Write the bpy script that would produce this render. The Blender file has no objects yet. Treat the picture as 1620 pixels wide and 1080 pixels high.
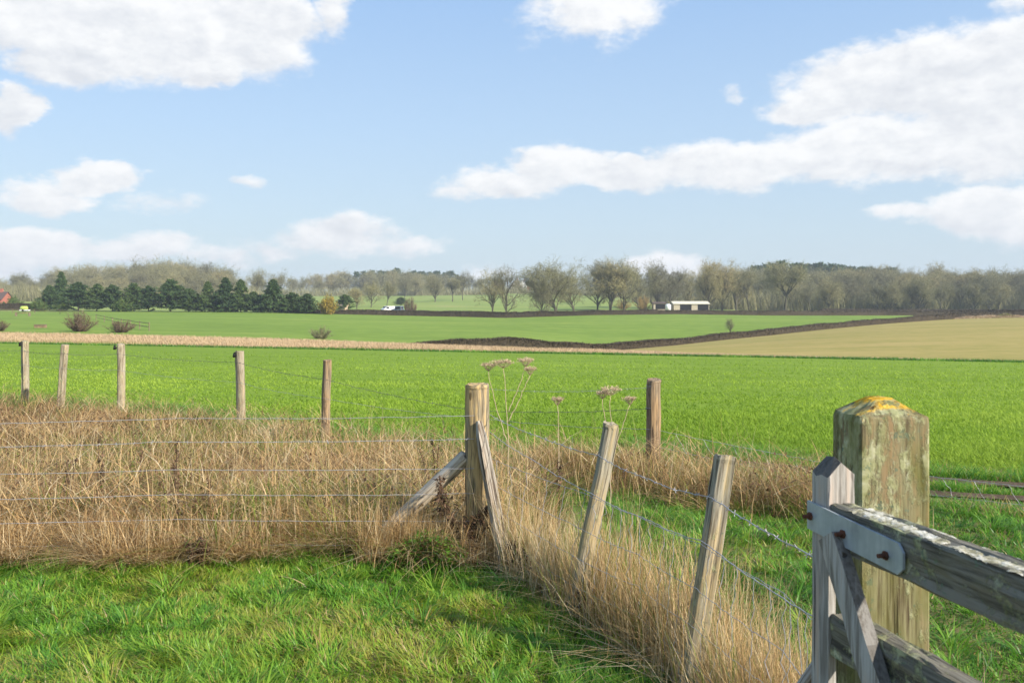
import bpy, math, random
import numpy as np
from mathutils import Vector, Matrix, Quaternion
PI = math.pi
R = math.radians
rng = np.random.default_rng(7)
random.seed(7)
sc = bpy.context.scene
col = sc.collection

# ------------------------------------------------------------------ camera, sky, sun, exposure
EYE, F, HORIZON = 1.76, 1440.0, 480.0          # metres; focal length and horizon row of the 1620 px wide photograph
cam = bpy.data.objects.new('camera', bpy.data.cameras.new('camera'))
col.objects.link(cam)
cam.location = (0, 0, EYE)
cam.rotation_euler = (R(90), 0, 0)
cam.data.sensor_width = 36
cam.data.lens = F / 1620 * 36
cam.data.shift_y = -60 / 1620
cam.data.clip_start = 0.05
cam.data.clip_end = 12000
cam.data.dof.use_dof = True
cam.data.dof.focus_distance = 6.2
cam.data.dof.aperture_fstop = 8.0
sc.camera = cam

SUN_AZ, SUN_EL = 127.0, 32.0                    # clockwise from the view direction (+y)
sc.view_settings.view_transform = 'Standard'
sc.view_settings.look = 'None'
sc.view_settings.gamma = 1
sc.view_settings.exposure = 1.5
sc.cycles.use_denoising = True
sc.cycles.max_bounces = 6
sc.cycles.diffuse_bounces = 3
sc.cycles.transparent_max_bounces = 8
sc.cycles.volume_bounces = 0


class S:
    """A socket with arithmetic, so node maths can be written as formulas."""
    def __init__(self, nt, sock): self.nt, self.s = nt, sock
    def op(self, kind, *others, clamp=False):
        n = self.nt.nodes.new('ShaderNodeMath'); n.operation = kind; n.use_clamp = clamp
        for i, a in enumerate((self,) + others):
            if isinstance(a, S): self.nt.links.new(a.s, n.inputs[i])
            else: n.inputs[i].default_value = a
        return S(self.nt, n.outputs[0])
    def __add__(self, o): return self.op('ADD', o)
    __radd__ = __add__
    def __mul__(self, o): return self.op('MULTIPLY', o)
    __rmul__ = __mul__
    def __sub__(self, o): return self.op('SUBTRACT', o)
    def __rsub__(self, o): return (self * -1) + o
    def __truediv__(self, o): return self.op('DIVIDE', o)
    def max(self, o): return self.op('MAXIMUM', o)
    def min(self, o): return self.op('MINIMUM', o)
    def step(self, a, b):
        n = self.nt.nodes.new('ShaderNodeMapRange'); n.interpolation_type = 'SMOOTHSTEP'
        self.nt.links.new(self.s, n.inputs[0]); n.inputs[1].default_value = a; n.inputs[2].default_value = b
        return S(self.nt, n.outputs[0])


def node(nt, kind, **kw):
    n = nt.nodes.new('ShaderNode' + kind)
    ins = kw.pop('ins', {})
    for k, v in kw.items(): setattr(n, k, v)
    for k, v in ins.items():
        if isinstance(v, S): nt.links.new(v.s, n.inputs[k])
        elif isinstance(v, bpy.types.NodeSocket): nt.links.new(v, n.inputs[k])
        else: n.inputs[k].default_value = v
    return n


def noise(nt, vec, scale, detail=4, rough=0.55, which=0, dist=0.0):
    n = node(nt, 'TexNoise', ins={'Vector': vec, 'Scale': scale, 'Detail': detail, 'Roughness': rough, 'Distortion': dist})
    return S(nt, n.outputs[which])


def mixc(nt, fac, a, b):
    n = nt.nodes.new('ShaderNodeMix'); n.data_type = 'RGBA'
    for idx, v in ((0, fac), (6, a), (7, b)):
        if isinstance(v, S): nt.links.new(v.s, n.inputs[idx])
        elif isinstance(v, (tuple, list)): n.inputs[idx].default_value = (*v, 1) if len(v) == 3 else v
        else: n.inputs[idx].default_value = v
    return S(nt, n.outputs[2])


def ramp(nt, fac, stops):
    n = nt.nodes.new('ShaderNodeValToRGB'); nt.links.new(fac.s, n.inputs[0])
    el = n.color_ramp.elements
    while len(el) < len(stops): el.new(0.5)
    for e, (p, c) in zip(el, stops): e.position = p; e.color = (*c, 1)
    return S(nt, n.outputs[0])


# ---- world: Nishita sky, with cumulus clouds laid out by compass bearing and elevation
world = bpy.data.worlds.new('World'); sc.world = world; world.use_nodes = True
nt = world.node_tree; nt.nodes.clear()
SKY = 0.054
sky = node(nt, 'TexSky', sky_type='NISHITA', sun_disc=False)
sky.sun_elevation = R(SUN_EL); sky.sun_rotation = R(SUN_AZ)
sky.air_density = 1.0; sky.dust_density = 1.2; sky.ozone_density = 1.0; sky.altitude = 60
tc = node(nt, 'TexCoord')
sep = node(nt, 'SeparateXYZ', ins={0: tc.outputs['Generated']})
dx, dy, dz = (S(nt, sep.outputs[i]) for i in range(3))
azi = dx.op('ARCTAN2', dy); ele = dz.op('ARCSINE')
vec3 = node(nt, 'VectorMath', operation='MULTIPLY', ins={0: tc.outputs['Generated'], 1: (1, 1, 1.8)}).outputs[0]
w1 = noise(nt, vec3, 7.0, 5, 0.6); w2c = node(nt, 'TexNoise', ins={'Vector': vec3, 'Scale': 9.0, 'Detail': 6.0, 'Roughness': 0.62})
wsep = node(nt, 'SeparateXYZ', ins={0: w2c.outputs['Color']})
X = azi * F + (S(nt, wsep.outputs[0]) - 0.5) * 150
Y = ele * F + (S(nt, wsep.outputs[1]) - 0.5) * 75
CLOUDS = [  # bearing and elevation given through the photo's pixel grid: cx, cy, rx, ry, density
    (180, 30, 240, 100, 1.1), (390, 55, 150, 80, 1.0), (330, 112, 75, 30, .75), (90, 100, 100, 42, .85), (520, 15, 40, 60, .55), (15, 20, 60, 70, .8),
    (8, 172, 62, 42, 1.0), (165, 282, 95, 30, 1.0), (70, 306, 85, 32, .85), (250, 326, 90, 22, .42), (385, 284, 32, 14, .42),
    (920, 20, 120, 62, .62), (1010, 10, 80, 45, .6), (1150, 146, 22, 26, .5),
    (1470, 125, 280, 74, 1.1), (1590, 110, 220, 75, 1.1), (1300, 165, 130, 34, .9), (1590, 205, 240, 80, 1.0), (1350, 240, 220, 56, 1.0),
    (1160, 262, 180, 46, .95), (1075, 268, 90, 36, .8), (890, 262, 100, 38, 1.0), (985, 276, 95, 32, .95), (800, 290, 130, 28, .8), (730, 297, 70, 18, .5),
    (540, 378, 130, 34, .75), (640, 386, 90, 18, .55), (430, 398, 80, 20, .5), (70, 388, 85, 36, .9), (10, 400, 90, 44, .9), (200, 398, 130, 28, .7), (320, 412, 80, 18, .5),
    (1550, 330, 135, 46, .9), (1630, 340, 110, 55, .95), (1450, 333, 80, 18, .6), (1065, 422, 85, 34, .85), (1595, 8, 60, 24, .35), (760, 430, 60, 14, .5),
    (-300, 250, 260, 60, .9), (-420, 60, 240, 110, .9), (1950, 60, 250, 90, .9), (2100, 260, 260, 60, .9), (-150, 395, 160, 30, .8), (1850, 395, 200, 28, .8)]
dens = None; num = None; den = None
for cx, cy, rx, ry, st in CLOUDS:
    ax = math.atan((cx - 810) / F); ey = math.atan((HORIZON - cy) / F * math.cos(ax))
    k = math.cos(ax) ** 1.5
    u = (X - ax * F) / (rx * k); v = (Y - ey * F) / ry
    f = st - (u * u + v * v) * st
    dens = f if dens is None else dens.max(f)
    wgt = f.max(0.0); num = wgt * v if num is None else num + wgt * v; den = wgt if den is None else den + wgt
det = noise(nt, vec3, 16.0, 8, 0.62)
det2 = noise(nt, vec3, 60.0, 5, 0.6)
soft = noise(nt, vec3, 4.5, 3, 0.5)
d = dens + (det - 0.5) * 1.2 + (det2 - 0.5) * 0.50
high = num / (den + 0.08)          # -1 at the base of a cloud, 1 at its top
alpha = (d + high.min(0.0) * 0.1).step(0.02, 0.60)
back = ((noise(nt, vec3, 3.0, 6, 0.6) - 0.56) * 4).op('MULTIPLY', (dy * -1).step(-0.45, -0.2), clamp=True)
alpha = (alpha * 0.97).max(back)
# wisps and thin veil near the horizon
relief = noise(nt, node(nt, 'VectorMath', operation='ADD', ins={0: vec3, 1: (0.012, 0, 0.016)}).outputs[0], 16.0, 8, 0.62)
lit = ((det - relief) * 2.6 + 0.62 + high * 0.36 + (soft - 0.5) * 1.0 + (0.6 - d) * 0.22).op('ADD', 0.0, clamp=True)
SKY_GAIN = 1.0
cloudcol = ramp(nt, lit, [(0.0, (0.275, 0.284, 0.300)), (0.4, (0.308, 0.315, 0.326)), (0.85, (0.352, 0.354, 0.357)), (1.0, (0.362, 0.363, 0.364))])
skys = node(nt, 'VectorMath', operation='MULTIPLY', ins={0: sky.outputs[0], 1: (SKY, SKY, SKY)})
veilcol = ramp(nt, ele.step(0.0, 0.62), [(0.0, (0.22, 0.272, 0.315)), (0.22, (0.19, 0.262, 0.350)), (0.6, (0.137, 0.222, 0.355)), (1.0, (0.115, 0.20, 0.35))])
veil = mixc(nt, 0.74, S(nt, skys.outputs[0]), veilcol)       # thin high cloud all over
final = mixc(nt, alpha, veil, cloudcol)
bg = node(nt, 'Background', ins={'Color': final, 'Strength': 1.0})
wo = node(nt, 'OutputWorld', ins={'Surface': bg.outputs[0]})

sun = bpy.data.objects.new('sun', bpy.data.lights.new('sun', 'SUN')); col.objects.link(sun)
sun.data.energy = 2.85; sun.data.angle = R(1.5); sun.data.color = (1.0, 0.93, 0.82)
sd = Vector((math.sin(R(SUN_AZ)) * math.cos(R(SUN_EL)), math.cos(R(SUN_AZ)) * math.cos(R(SUN_EL)), math.sin(R(SUN_EL))))
sun.rotation_euler = sd.to_track_quat('Z', 'Y').to_euler()

# ------------------------------------------------------------------ helpers
def tag(o, label=None, cat=None, group=None, kind=None):
    if label: o['label'] = label
    if cat: o['category'] = cat
    if group: o['group'] = group
    if kind: o['kind'] = kind
    return o


class MB:
    """Collects vertices and faces of any sizes into one mesh."""
    def __init__(self): self.v = []; self.f = {3: [], 4: []}; self.n = 0; self.t = []; self.poly = []
    def add(self, v, quads=None, tris=None, tint=None):
        v = np.asarray(v, dtype=np.float32).reshape(-1, 3)
        if quads is not None and len(quads): self.f[4].append(np.asarray(quads, dtype=np.int32) + self.n)
        if tris is not None and len(tris): self.f[3].append(np.asarray(tris, dtype=np.int32) + self.n)
        self.v.append(v); self.n += len(v)
        self.t.append(np.broadcast_to(np.asarray(0.5 if tint is None else tint, dtype=np.float32), (len(v),)))
        return self
    def mesh(self, name, mat, smooth=False):
        me = bpy.data.meshes.new(name)
        v = np.concatenate(self.v); q = np.concatenate(self.f[4]) if self.f[4] else np.zeros((0, 4), np.int32)
        t = np.concatenate(self.f[3]) if self.f[3] else np.zeros((0, 3), np.int32)
        me.vertices.add(len(v)); me.vertices.foreach_set('co', v.ravel())
        loops = np.concatenate([q.ravel(), t.ravel()]); me.loops.add(len(loops)); me.loops.foreach_set('vertex_index', loops)
        starts = np.concatenate([np.arange(len(q)) * 4, len(q) * 4 + np.arange(len(t)) * 3]).astype(np.int32)
        me.polygons.add(len(starts)); me.polygons.foreach_set('loop_start', starts)
        a = me.attributes.new('tint', 'FLOAT', 'POINT'); a.data.foreach_set('value', np.concatenate(self.t).astype(np.float32))
        me.update(calc_edges=True)
        me.polygons.foreach_set('use_smooth', np.full(len(starts), bool(smooth)))
        if mat: me.materials.append(mat)
        return me
    def build(self, name, mat, parent=None, smooth=False, M=None):
        return link(name, self.mesh(name, mat, smooth), parent, M)


def link(name, me, parent=None, M=None):
    o = bpy.data.objects.new(name, me); col.objects.link(o)
    M = M or Matrix.Identity(4)
    if parent is not None:
        o.parent = parent
        M = Matrix.Translation(parent.location).inverted() @ M
    o.matrix_local = M
    return o


def empty(name, loc, label, cat, group=None):
    o = bpy.data.objects.new(name, None); col.objects.link(o); o.location = loc; o.empty_display_size = 0.2
    return tag(o, label, cat, group)


def frames(path):
    p = np.asarray(path, float); t = np.gradient(p, axis=0); t /= np.linalg.norm(t, axis=1)[:, None] + 1e-9
    up = np.array([0, 0, 1.0]) if abs(t[0][2]) < 0.9 else np.array([1.0, 0, 0])
    a = np.cross(t, up); a /= np.linalg.norm(a, axis=1)[:, None] + 1e-9
    return p, a, np.cross(a, t)


def tube(mb, path, radii, sides=6, cap=True, prof=None, tint=None):
    p, a, b = frames(path); n = len(p); th = np.arange(sides) / sides * 2 * PI
    r = np.broadcast_to(np.asarray(radii, float), (n,))
    pr = np.ones(sides) if prof is None else prof
    v = p[:, None] + (a[:, None] * np.cos(th)[None, :, None] + b[:, None] * np.sin(th)[None, :, None]) * r[:, None, None] * pr[None, :, None]
    v = v.reshape(-1, 3)
    i, j = np.meshgrid(np.arange(n - 1), np.arange(sides), indexing='ij'); i = i.ravel(); j = j.ravel(); k = (j + 1) % sides
    q = np.stack([i * sides + j, i * sides + k, (i + 1) * sides + k, (i + 1) * sides + j], 1)
    tr = []
    if cap:
        v = np.vstack([v, p[0], p[-1]]); c = n * sides
        for j in range(sides):
            k = (j + 1) % sides
            tr += [(c, k, j), (c + 1, (n - 1) * sides + j, (n - 1) * sides + k)]
    mb.add(v, q, np.array(tr) if tr else None, tint)


def box(mb, c, s, rz=0.0, tint=None, axes=None):
    c = np.asarray(c, float); h = np.asarray(s, float) / 2
    k = np.array([[x, y, z] for x in (-1, 1) for y in (-1, 1) for z in (-1, 1)], float) * h
    if axes is not None: k = k @ np.asarray(axes, float)
    elif rz:
        cs, sn = math.cos(rz), math.sin(rz); k = np.stack([k[:, 0] * cs - k[:, 1] * sn, k[:, 0] * sn + k[:, 1] * cs, k[:, 2]], 1)
    mb.add(k + c, [(0, 1, 3, 2), (4, 6, 7, 5), (0, 4, 5, 1), (2, 3, 7, 6), (0, 2, 6, 4), (1, 5, 7, 3)], None, tint)


_ng = rng.random((64, 64))
def vnoise(x, y, s, seed=0):
    """value noise in the plane, 0..1, feature size s metres"""
    x = np.asarray(x) / s + seed * 17.3; y = np.asarray(y) / s + seed * 9.1
    xi = np.floor(x).astype(int); yi = np.floor(y).astype(int); fx = x - xi; fy = y - yi
    fx = fx * fx * (3 - 2 * fx); fy = fy * fy * (3 - 2 * fy)
    g = lambda a, b: _ng[a % 64, b % 64]
    return (g(xi, yi) * (1 - fx) + g(xi + 1, yi) * fx) * (1 - fy) + (g(xi, yi + 1) * (1 - fx) + g(xi + 1, yi + 1) * fx) * fy


def blades(P, H, W, az, lean, curl, tint, segs=3, twist=None):
    """grass blades as tapering bent strips"""
    N = len(P); t = np.linspace(0, 1, segs + 1)
    d = np.stack([np.cos(az), np.sin(az), np.zeros(N)], 1)
    tw = az + PI / 2 + (rng.normal(0, 0.5, N) if twist is None else twist)
    sv = np.stack([np.cos(tw), np.sin(tw), np.zeros(N)], 1)
    vs = []
    for k, tt in enumerate(t):
        off = (lean * tt + curl * tt * tt)
        c = P + d * (H * off)[:, None]; c = c + np.stack([np.zeros(N), np.zeros(N), H * (tt - 0.42 * np.minimum(curl + lean * .5, 1.6) * tt * tt)], 1)
        if k < segs:
            w = (W * (1 - tt ** 1.6) * 0.5)[:, None]
            vs += [c - sv * w, c + sv * w]
        else: vs.append(c)
    m = 2 * segs + 1
    v = np.stack(vs, 1).reshape(-1, 3); base = (np.arange(N) * m)[:, None]
    q = np.concatenate([base + np.array([[2 * k, 2 * k + 1, 2 * k + 3, 2 * k + 2]]) for k in range(segs - 1)]) if segs > 1 else np.zeros((0, 4), int)
    tr = base + np.array([[2 * segs - 2, 2 * segs - 1, 2 * segs]])
    return v, q, tr, np.repeat(tint, m)


# ------------------------------------------------------------------ terrain
def zn(y):
    y = np.asarray(y, float); t = np.clip((y - 6.5) / 4.5, 0, 1)
    return -0.2 * (t * t * (3 - 2 * t)) - np.clip(y - 11, 0, 1) * 0.02
PXK = np.array([-800, 0, 420, 625, 800, 940, 1070, 1220, 1400, 1565, 1620, 2400], float)
def pyz(py, D): return EYE - (np.asarray(py, float) - HORIZON) * np.asarray(D, float) / F
_e1D = 1 / (0.0125 + 0.00474 * PXK / 1620); _e1z = pyz(543 + 30 * PXK / 1620, _e1D)
_sD = np.array([130, 105, 92, 86, 80, 77, 74, 69, 65, 62, 61, 54.])
_sz = np.array([-1.35, -1.68, -1.83, -2.05, -2.15, -2.2, -2.3, -2.27, -2.23, -2.24, -2.24, -2.24])
_hD = np.array([150, 150, 140, 105, 115, 125, 140, 160, 195, 240, 235, 235.])
_hz = np.array([-1.6, -1.3, -2.2, -3.9, -3.65, -5.0, -4.65, -3.8, -2.57, -1.74, -1.6, -1.6])
_aD = np.array([240, 240, 240, 245, 245, 252, 258, 265, 280, 290, 295, 295.])
_az = np.array([-.2, -.24, -.57, -1.47, -2.15, -1.48, -1.28, -1.74, -1.93, -2.0, -2.0, -2.0])
_bz = np.array([.5, 2.5, 1.5, 1.2, 0.6, 1.3, 0, -.8, -.8, -1, -1, -1])
_cz = np.array([8, 9, 9, 9.5, 11, 9, 5, 4, 4, 4, 4, 4.])
C_ = np.full(12, 1.0)
KD = np.stack([C_ * 12, _e1D, _sD, _hD, _aD, C_ * 380, C_ * 700, C_ * 1100, C_ * 1500])
KZ = np.stack([C_ * float(zn(12)), _e1z, _sz, _hz, _az, _bz, _cz, C_ * 9, C_ * -5])
def row(k, px, A):  return np.interp(px, PXK, A[k])
def hz(x, y):
    x, y = np.broadcast_arrays(np.asarray(x, float), np.asarray(y, float)); sh = x.shape; x = x.ravel(); y = y.ravel()
    out = zn(np.minimum(y, 12)); far = np.where(y > 12)[0]
    if len(far):
        px = 810 + F * x[far] / y[far]; D = y[far]
        kd = np.stack([row(k, px, KD) for k in range(9)]); kz = np.stack([row(k, px, KZ) for k in range(9)])
        z = kz[8].copy()
        for k in range(8):
            m = (D >= kd[k]) & (D < kd[k + 1]); tt = (D - kd[k]) / (kd[k + 1] - kd[k]); z = np.where(m, kz[k] * (1 - tt) + kz[k + 1] * tt, z)
        out[far] = z
    return out.reshape(sh) if sh else float(out[0])
def at(px, D): x = (px - 810) / F * D; return x, D, float(hz(x, D))

def sheet(name, mat, k0, k1, n, p0, p1, np_=None, geo=False):
    """ground between two rows of the terrain table, px bearings p0..p1"""
    px = np.unique(np.concatenate([np.linspace(p0, p1, np_ or int((p1 - p0) / 20) + 2), PXK[(PXK > p0) & (PXK < p1)]]))
    d0, d1 = row(k0, px, KD), row(k1, px, KD); tt = np.linspace(0, 1, n)
    D = d0[None] * (1 - tt[:, None]) + d1[None] * tt[:, None] if not geo else d0[None] * (d1 / d0)[None] ** tt[:, None]
    Xg = (px[None] - 810) / F * D
    Z = np.stack([hz(Xg[i], D[i]) for i in range(n)])
    Z[-1] = row(k1, px, KZ); Z[0] = row(k0, px, KZ)
    v = np.stack([Xg, D, Z], 2).reshape(-1, 3); m = len(px)
    i, j = np.meshgrid(np.arange(n - 1), np.arange(m - 1), indexing='ij'); i = i.ravel(); j = j.ravel()
    q = np.stack([i * m + j, i * m + j + 1, (i + 1) * m + j + 1, (i + 1) * m + j], 1)
    return MB().add(v, q)


# ------------------------------------------------------------------ materials
def newmat(name):
    m = bpy.data.materials.new(name); m.use_nodes = True; m.node_tree.nodes.clear()
    return m, m.node_tree
def finish(nt, colr, rough=0.9, bump=None, bstr=0.4, bdist=0.02, spec=0.2, metal=0.0):
    p = node(nt, 'BsdfPrincipled', ins={'Roughness': rough, 'Metallic': metal, 'Specular IOR Level': spec})
    if isinstance(colr, S): nt.links.new(colr.s, p.inputs['Base Color'])
    else: p.inputs['Base Color'].default_value = (*colr, 1)
    if bump is not None:
        b = node(nt, 'Bump', ins={'Height': bump, 'Strength': bstr, 'Distance': bdist}); nt.links.new(b.outputs[0], p.inputs['Normal'])
    node(nt, 'OutputMaterial', ins={'Surface': p.outputs[0]})
def objco(nt, scale=(1, 1, 1), rot=(0, 0, 0), kind='Object'):
    t = node(nt, 'TexCoord')
    return node(nt, 'Mapping', ins={0: t.outputs[kind], 'Scale': scale, 'Rotation': rot}).outputs[0]

def leafmat(name, stops, trans=0.35, rough=0.6, rand=0.0, spec=0.15):
    """blade/leaf/twig colour from a random value per blade (plus per object)"""
    m, nt = newmat(name)
    a = S(nt, node(nt, 'Attribute', attribute_name='tint').outputs['Fac'])
    if rand:
        oi = node(nt, 'ObjectInfo'); a = a * (1 - rand) + S(nt, oi.outputs['Random']) * rand
    c = ramp(nt, a, stops)
    p = node(nt, 'BsdfPrincipled', ins={'Base Color': c, 'Roughness': rough, 'Specular IOR Level': spec})
    if trans:
        tr = node(nt, 'BsdfTranslucent', ins={'Color': c})
        mx = node(nt, 'MixShader', ins={0: trans, 1: p.outputs[0], 2: tr.outputs[0]}); out = mx.outputs[0]
    else: out = p.outputs[0]
    node(nt, 'OutputMaterial', ins={'Surface': out})
    return m

def groundmat(name, cols, s1, s2, stretch=(1, 1, 1), rot=0.0, bump=0.03, gain=2.6):
    m, nt = newmat(name)
    v = objco(nt, stretch, (0, 0, rot)); v0 = objco(nt)
    big = noise(nt, v, s1, 5, 0.6); small = noise(nt, v0, s2, 6, 0.65)
    f = (big * 0.55 + small * 0.45 - 0.5) * gain + 0.5
    c = ramp(nt, f, [(i / (len(cols) - 1), k) for i, k in enumerate(cols)])
    finish(nt, c, 0.95, small, 0.6, bump, 0.1)
    return m

M_ground = groundmat('turf_soil', [(.06, .065, .02), (.11, .12, .03), (.17, .15, .06), (.22, .17, .08)], 0.9, 14)
M_crop = groundmat('young_crop', [(.10, .165, .016), (.143, .222, .02), (.172, .252, .025), (.205, .282, .034)], 0.16, 1.1, (.35, 2.2, 1), 0.06, .05)
M_strip = groundmat('pale_dead_grass_ground', [(.30, .22, .09), (.42, .31, .16), (.50, .37, .22)], 0.3, 1.5)
M_past = groundmat('pasture', [(.125, .19, .026), (.16, .235, .034), (.21, .27, .046)], 0.03, 0.3, (.6, 3.4, 1), -0.15, gain=4.0)
M_stub = groundmat('thin_stubble', [(.225, .21, .052), (.30, .245, .074), (.37, .28, .10)], 0.05, 0.55, (.5, 2.2, 1), 0.25, gain=3.8)
M_park = groundmat('parkland_grass', [(.16, .22, .05), (.20, .26, .06), (.24, .28, .07), (.34, .28, .13)], 0.016, 0.05, (0.35, 1.6, 1), 0.05)
M_mud = groundmat('wheel_track_mud', [(.05, .035, .02), (.10, .07, .045), (.16, .12, .08)], 4, 20)

M_lawn = leafmat('lawn_grass_blade', rough=.42, spec=.35, stops=[(0, (.065, .18, .02)), (.3, (.135, .315, .03)), (.55, (.235, .41, .04)), (.78, (.36, .42, .05)), (.86, (.34, .33, .07)), (.92, (.42, .30, .09)), (1, (.55, .42, .22))], trans=0.45)
M_dry = leafmat('dead_grass_stem', trans=.3, stops=[(0, (.10, .20, .025)), (.14, (.27, .28, .05)), (.18, (.11, .065, .035)), (.34, (.25, .14, .068)), (.54, (.46, .285, .118)), (.76, (.61, .43, .205)), (1, (.70, .58, .37))])
M_cropb = leafmat('crop_blade', [(0, (.155, .265, .024)), (.5, (.262, .385, .036)), (1, (.365, .48, .065))], 0.4)
M_stripb = leafmat('pale_dead_grass_blade', [(0, (.26, .27, .08)), (.2, (.44, .32, .18)), (1, (.60, .45, .28))], 0.25)
M_twig = leafmat('winter_twig', [(0, (.13, .12, .075)), (.3, (.19, .18, .10)), (.6, (.24, .23, .115)), (.85, (.33, .275, .125)), (1, (.35, .255, .13))], 0.0, 0.8, 0.6)
M_hedge = leafmat('hedge_twig', [(0, (.045, .035, .022)), (.5, (.085, .066, .040)), (.85, (.13, .10, .055)), (1, (.17, .145, .06))], 0.0, 0.85)
M_needle = leafmat('evergreen_needles', [(0, (.025, .05, .02)), (.5, (.06, .105, .033)), (.85, (.12, .165, .04)), (1, (.19, .22, .055))], 0.1, 0.6, 0.3)
M_shrub = leafmat('green_shrub_leaf', [(0, (.05, .10, .02)), (.6, (.11, .17, .04)), (1, (.20, .23, .06))], 0.2, 0.6)
M_yellow = leafmat('yellow_leaf', [(0, (.16, .14, .03)), (.5, (.34, .25, .04)), (1, (.52, .37, .06))], 0.3, 0.6)
M_bush = leafmat('bare_bush_twig', [(0, (.09, .06, .045)), (.6, (.16, .11, .075)), (1, (.22, .17, .09))], 0.0, 0.8)
M_ochre = leafmat('willow_twig', [(0, (.25, .17, .06)), (1, (.42, .29, .11))], 0.0, 0.8)
M_weed = leafmat('dead_dock_seed', [(0, (.045, .028, .018)), (.7, (.10, .06, .036)), (1, (.19, .11, .065))], 0.0, 0.8)
M_hog = leafmat('dried_hogweed', [(0, (.40, .29, .18)), (1, (.62, .50, .33))], 0.1, 0.8)

def barkmat():
    m, nt = newmat('winter_bark')
    v = objco(nt, (1, 1, .35)); f = noise(nt, v, 3, 5)
    oi = node(nt, 'ObjectInfo')
    c = ramp(nt, f, [(.3, (.06, .052, .035)), (.55, (.11, .10, .065)), (.8, (.17, .16, .10))])
    finish(nt, c, .9, f, .5, .05)
    return m
M_bark = barkmat()

def woodmat(name, grey, tan, dark, tanamt=.5, lichen=0.0, lz=.45, moss=0.0, orange=None, gs=1.0, head=False):
    """weathered timber: grain along local z, cracks, grey/tan wear, lichen crust"""
    m, nt = newmat(name)
    v = objco(nt, (26 * gs, 26 * gs, 1.6)); v2 = objco(nt, (3.2, 3.2, .9)); v3 = objco(nt)
    grain = noise(nt, v, 1.6, 6, .62, dist=.3); fine = noise(nt, objco(nt, (70, 70, 3)), 2.0, 4, .6); patch = noise(nt, v2, 1.7, 4, .6)
    crack = noise(nt, objco(nt, (22, 22, .55)), 1.5, 3, .5).step(.655, .70)
    base = mixc(nt, (patch * 1.0 + (grain - .5) * .8 + (tanamt - .5)).step(.40, .62), grey, tan)
    base = mixc(nt, ((grain - .35) * 1.5 + (fine - .5) * 1.3).step(-.12, .42), dark, base)
    base = mixc(nt, crack * .85, base, (.02, .014, .009))
    knots = noise(nt, objco(nt, (5, 5, 2.4)), 2.1, 2, .5).step(.70, .74)
    base = mixc(nt, knots * .7, base, (.045, .028, .016))
    h = grain * .6 + fine * .3 - crack * 1.2
    if lichen:
        l1 = (noise(nt, objco(nt, (1, 1, lz)), 22, 8, .75) + (noise(nt, objco(nt, (1, 1, lz * .7)), 5, 3, .6) - .5) * .9).step(.62 - lichen, .74 - lichen)
        lc = ramp(nt, noise(nt, v3, 40, 4, .6), [(.3, (.24, .25, .11)), (.5, (.38, .38, .20)), (.7, (.52, .51, .34))])
        base = mixc(nt, l1 * .8 * (1 - crack), base, lc)
        l2 = noise(nt, v3, 34, 5, .7).step(.67 - lichen * .4, .70 - lichen * .4)
        base = mixc(nt, l2 * .8, base, (.13, .17, .11)); h = h + l1 * .5
    if moss:
        mo = (noise(nt, objco(nt, (1, 1, .3)), 7, 5, .65)).step(.56 - moss * .2, .66)
        base = mixc(nt, mo * moss, base, (.13, .13, .03))
    if orange is not None:
        geo = node(nt, 'TexCoord'); zz = S(nt, node(nt, 'SeparateXYZ', ins={0: geo.outputs['Object']}).outputs[2])
        o = ((zz - orange) * 9 + (noise(nt, v3, 20, 5, .65) - .5) * 1.5 + .1).step(.25, .5)
        oc = ramp(nt, noise(nt, v3, 50, 4, .6), [(.3, (.42, .20, .02)), (.5, (.64, .37, .025)), (.7, (.62, .47, .12))])
        base = mixc(nt, o * noise(nt, v3, 26, 4, .6).step(.36, .52), base, oc)
        base = mixc(nt, (noise(nt, objco(nt), 9, 3).step(.58, .66) * o) * .8, base, (.14, .06, .02))
    if head:
        up = S(nt, node(nt, 'SeparateXYZ', ins={0: node(nt, 'NewGeometry').outputs['Normal']}).outputs[2])
        base = mixc(nt, up.step(.35, .6) * .8, base, (.06, .05, .04))     # weathered end grain
    finish(nt, base, .9, h, .75, .006, .15)
    return m

W_strain = woodmat('corner_post_timber', (.30, .265, .195), (.52, .36, .165), (.14, .105, .062), .58, moss=.12)
W_strut = woodmat('strut_timber', (.52, .46, .37), (.60, .48, .31), (.26, .20, .14), .5)
W_board = woodmat('split_board_timber', (.37, .335, .28), (.33, .235, .145), (.12, .08, .05), .42)
W_lean = woodmat('leaning_post_timber', (.35, .315, .24), (.43, .325, .17), (.13, .10, .062), .5, .07, moss=.3)
W_far = woodmat('boundary_post_timber', (.27, .21, .14), (.37, .245, .13), (.11, .07, .042), .5)
W_farpale = woodmat('pale_boundary_post_timber', (.38, .33, .24), (.46, .34, .20), (.16, .12, .07), .45, .08)
W_gpost = woodmat('gate_post_timber', (.26, .235, .125), (.27, .185, .095), (.08, .055, .032), .46, .155, moss=.8, orange=1.44)
W_rail = woodmat('gate_rail_timber', (.20, .185, .145), (.21, .175, .125), (.06, .052, .04), .4, .14, .95, moss=.3)
W_stile = woodmat('gate_stile_timber', (.42, .40, .365), (.44, .35, .28), (.19, .17, .145), .35, gs=.8, head=True)
W_pale = woodmat('sawn_rail_timber', (.25, .2, .14), (.3, .22, .14), (.1, .08, .05), .5)

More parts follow.
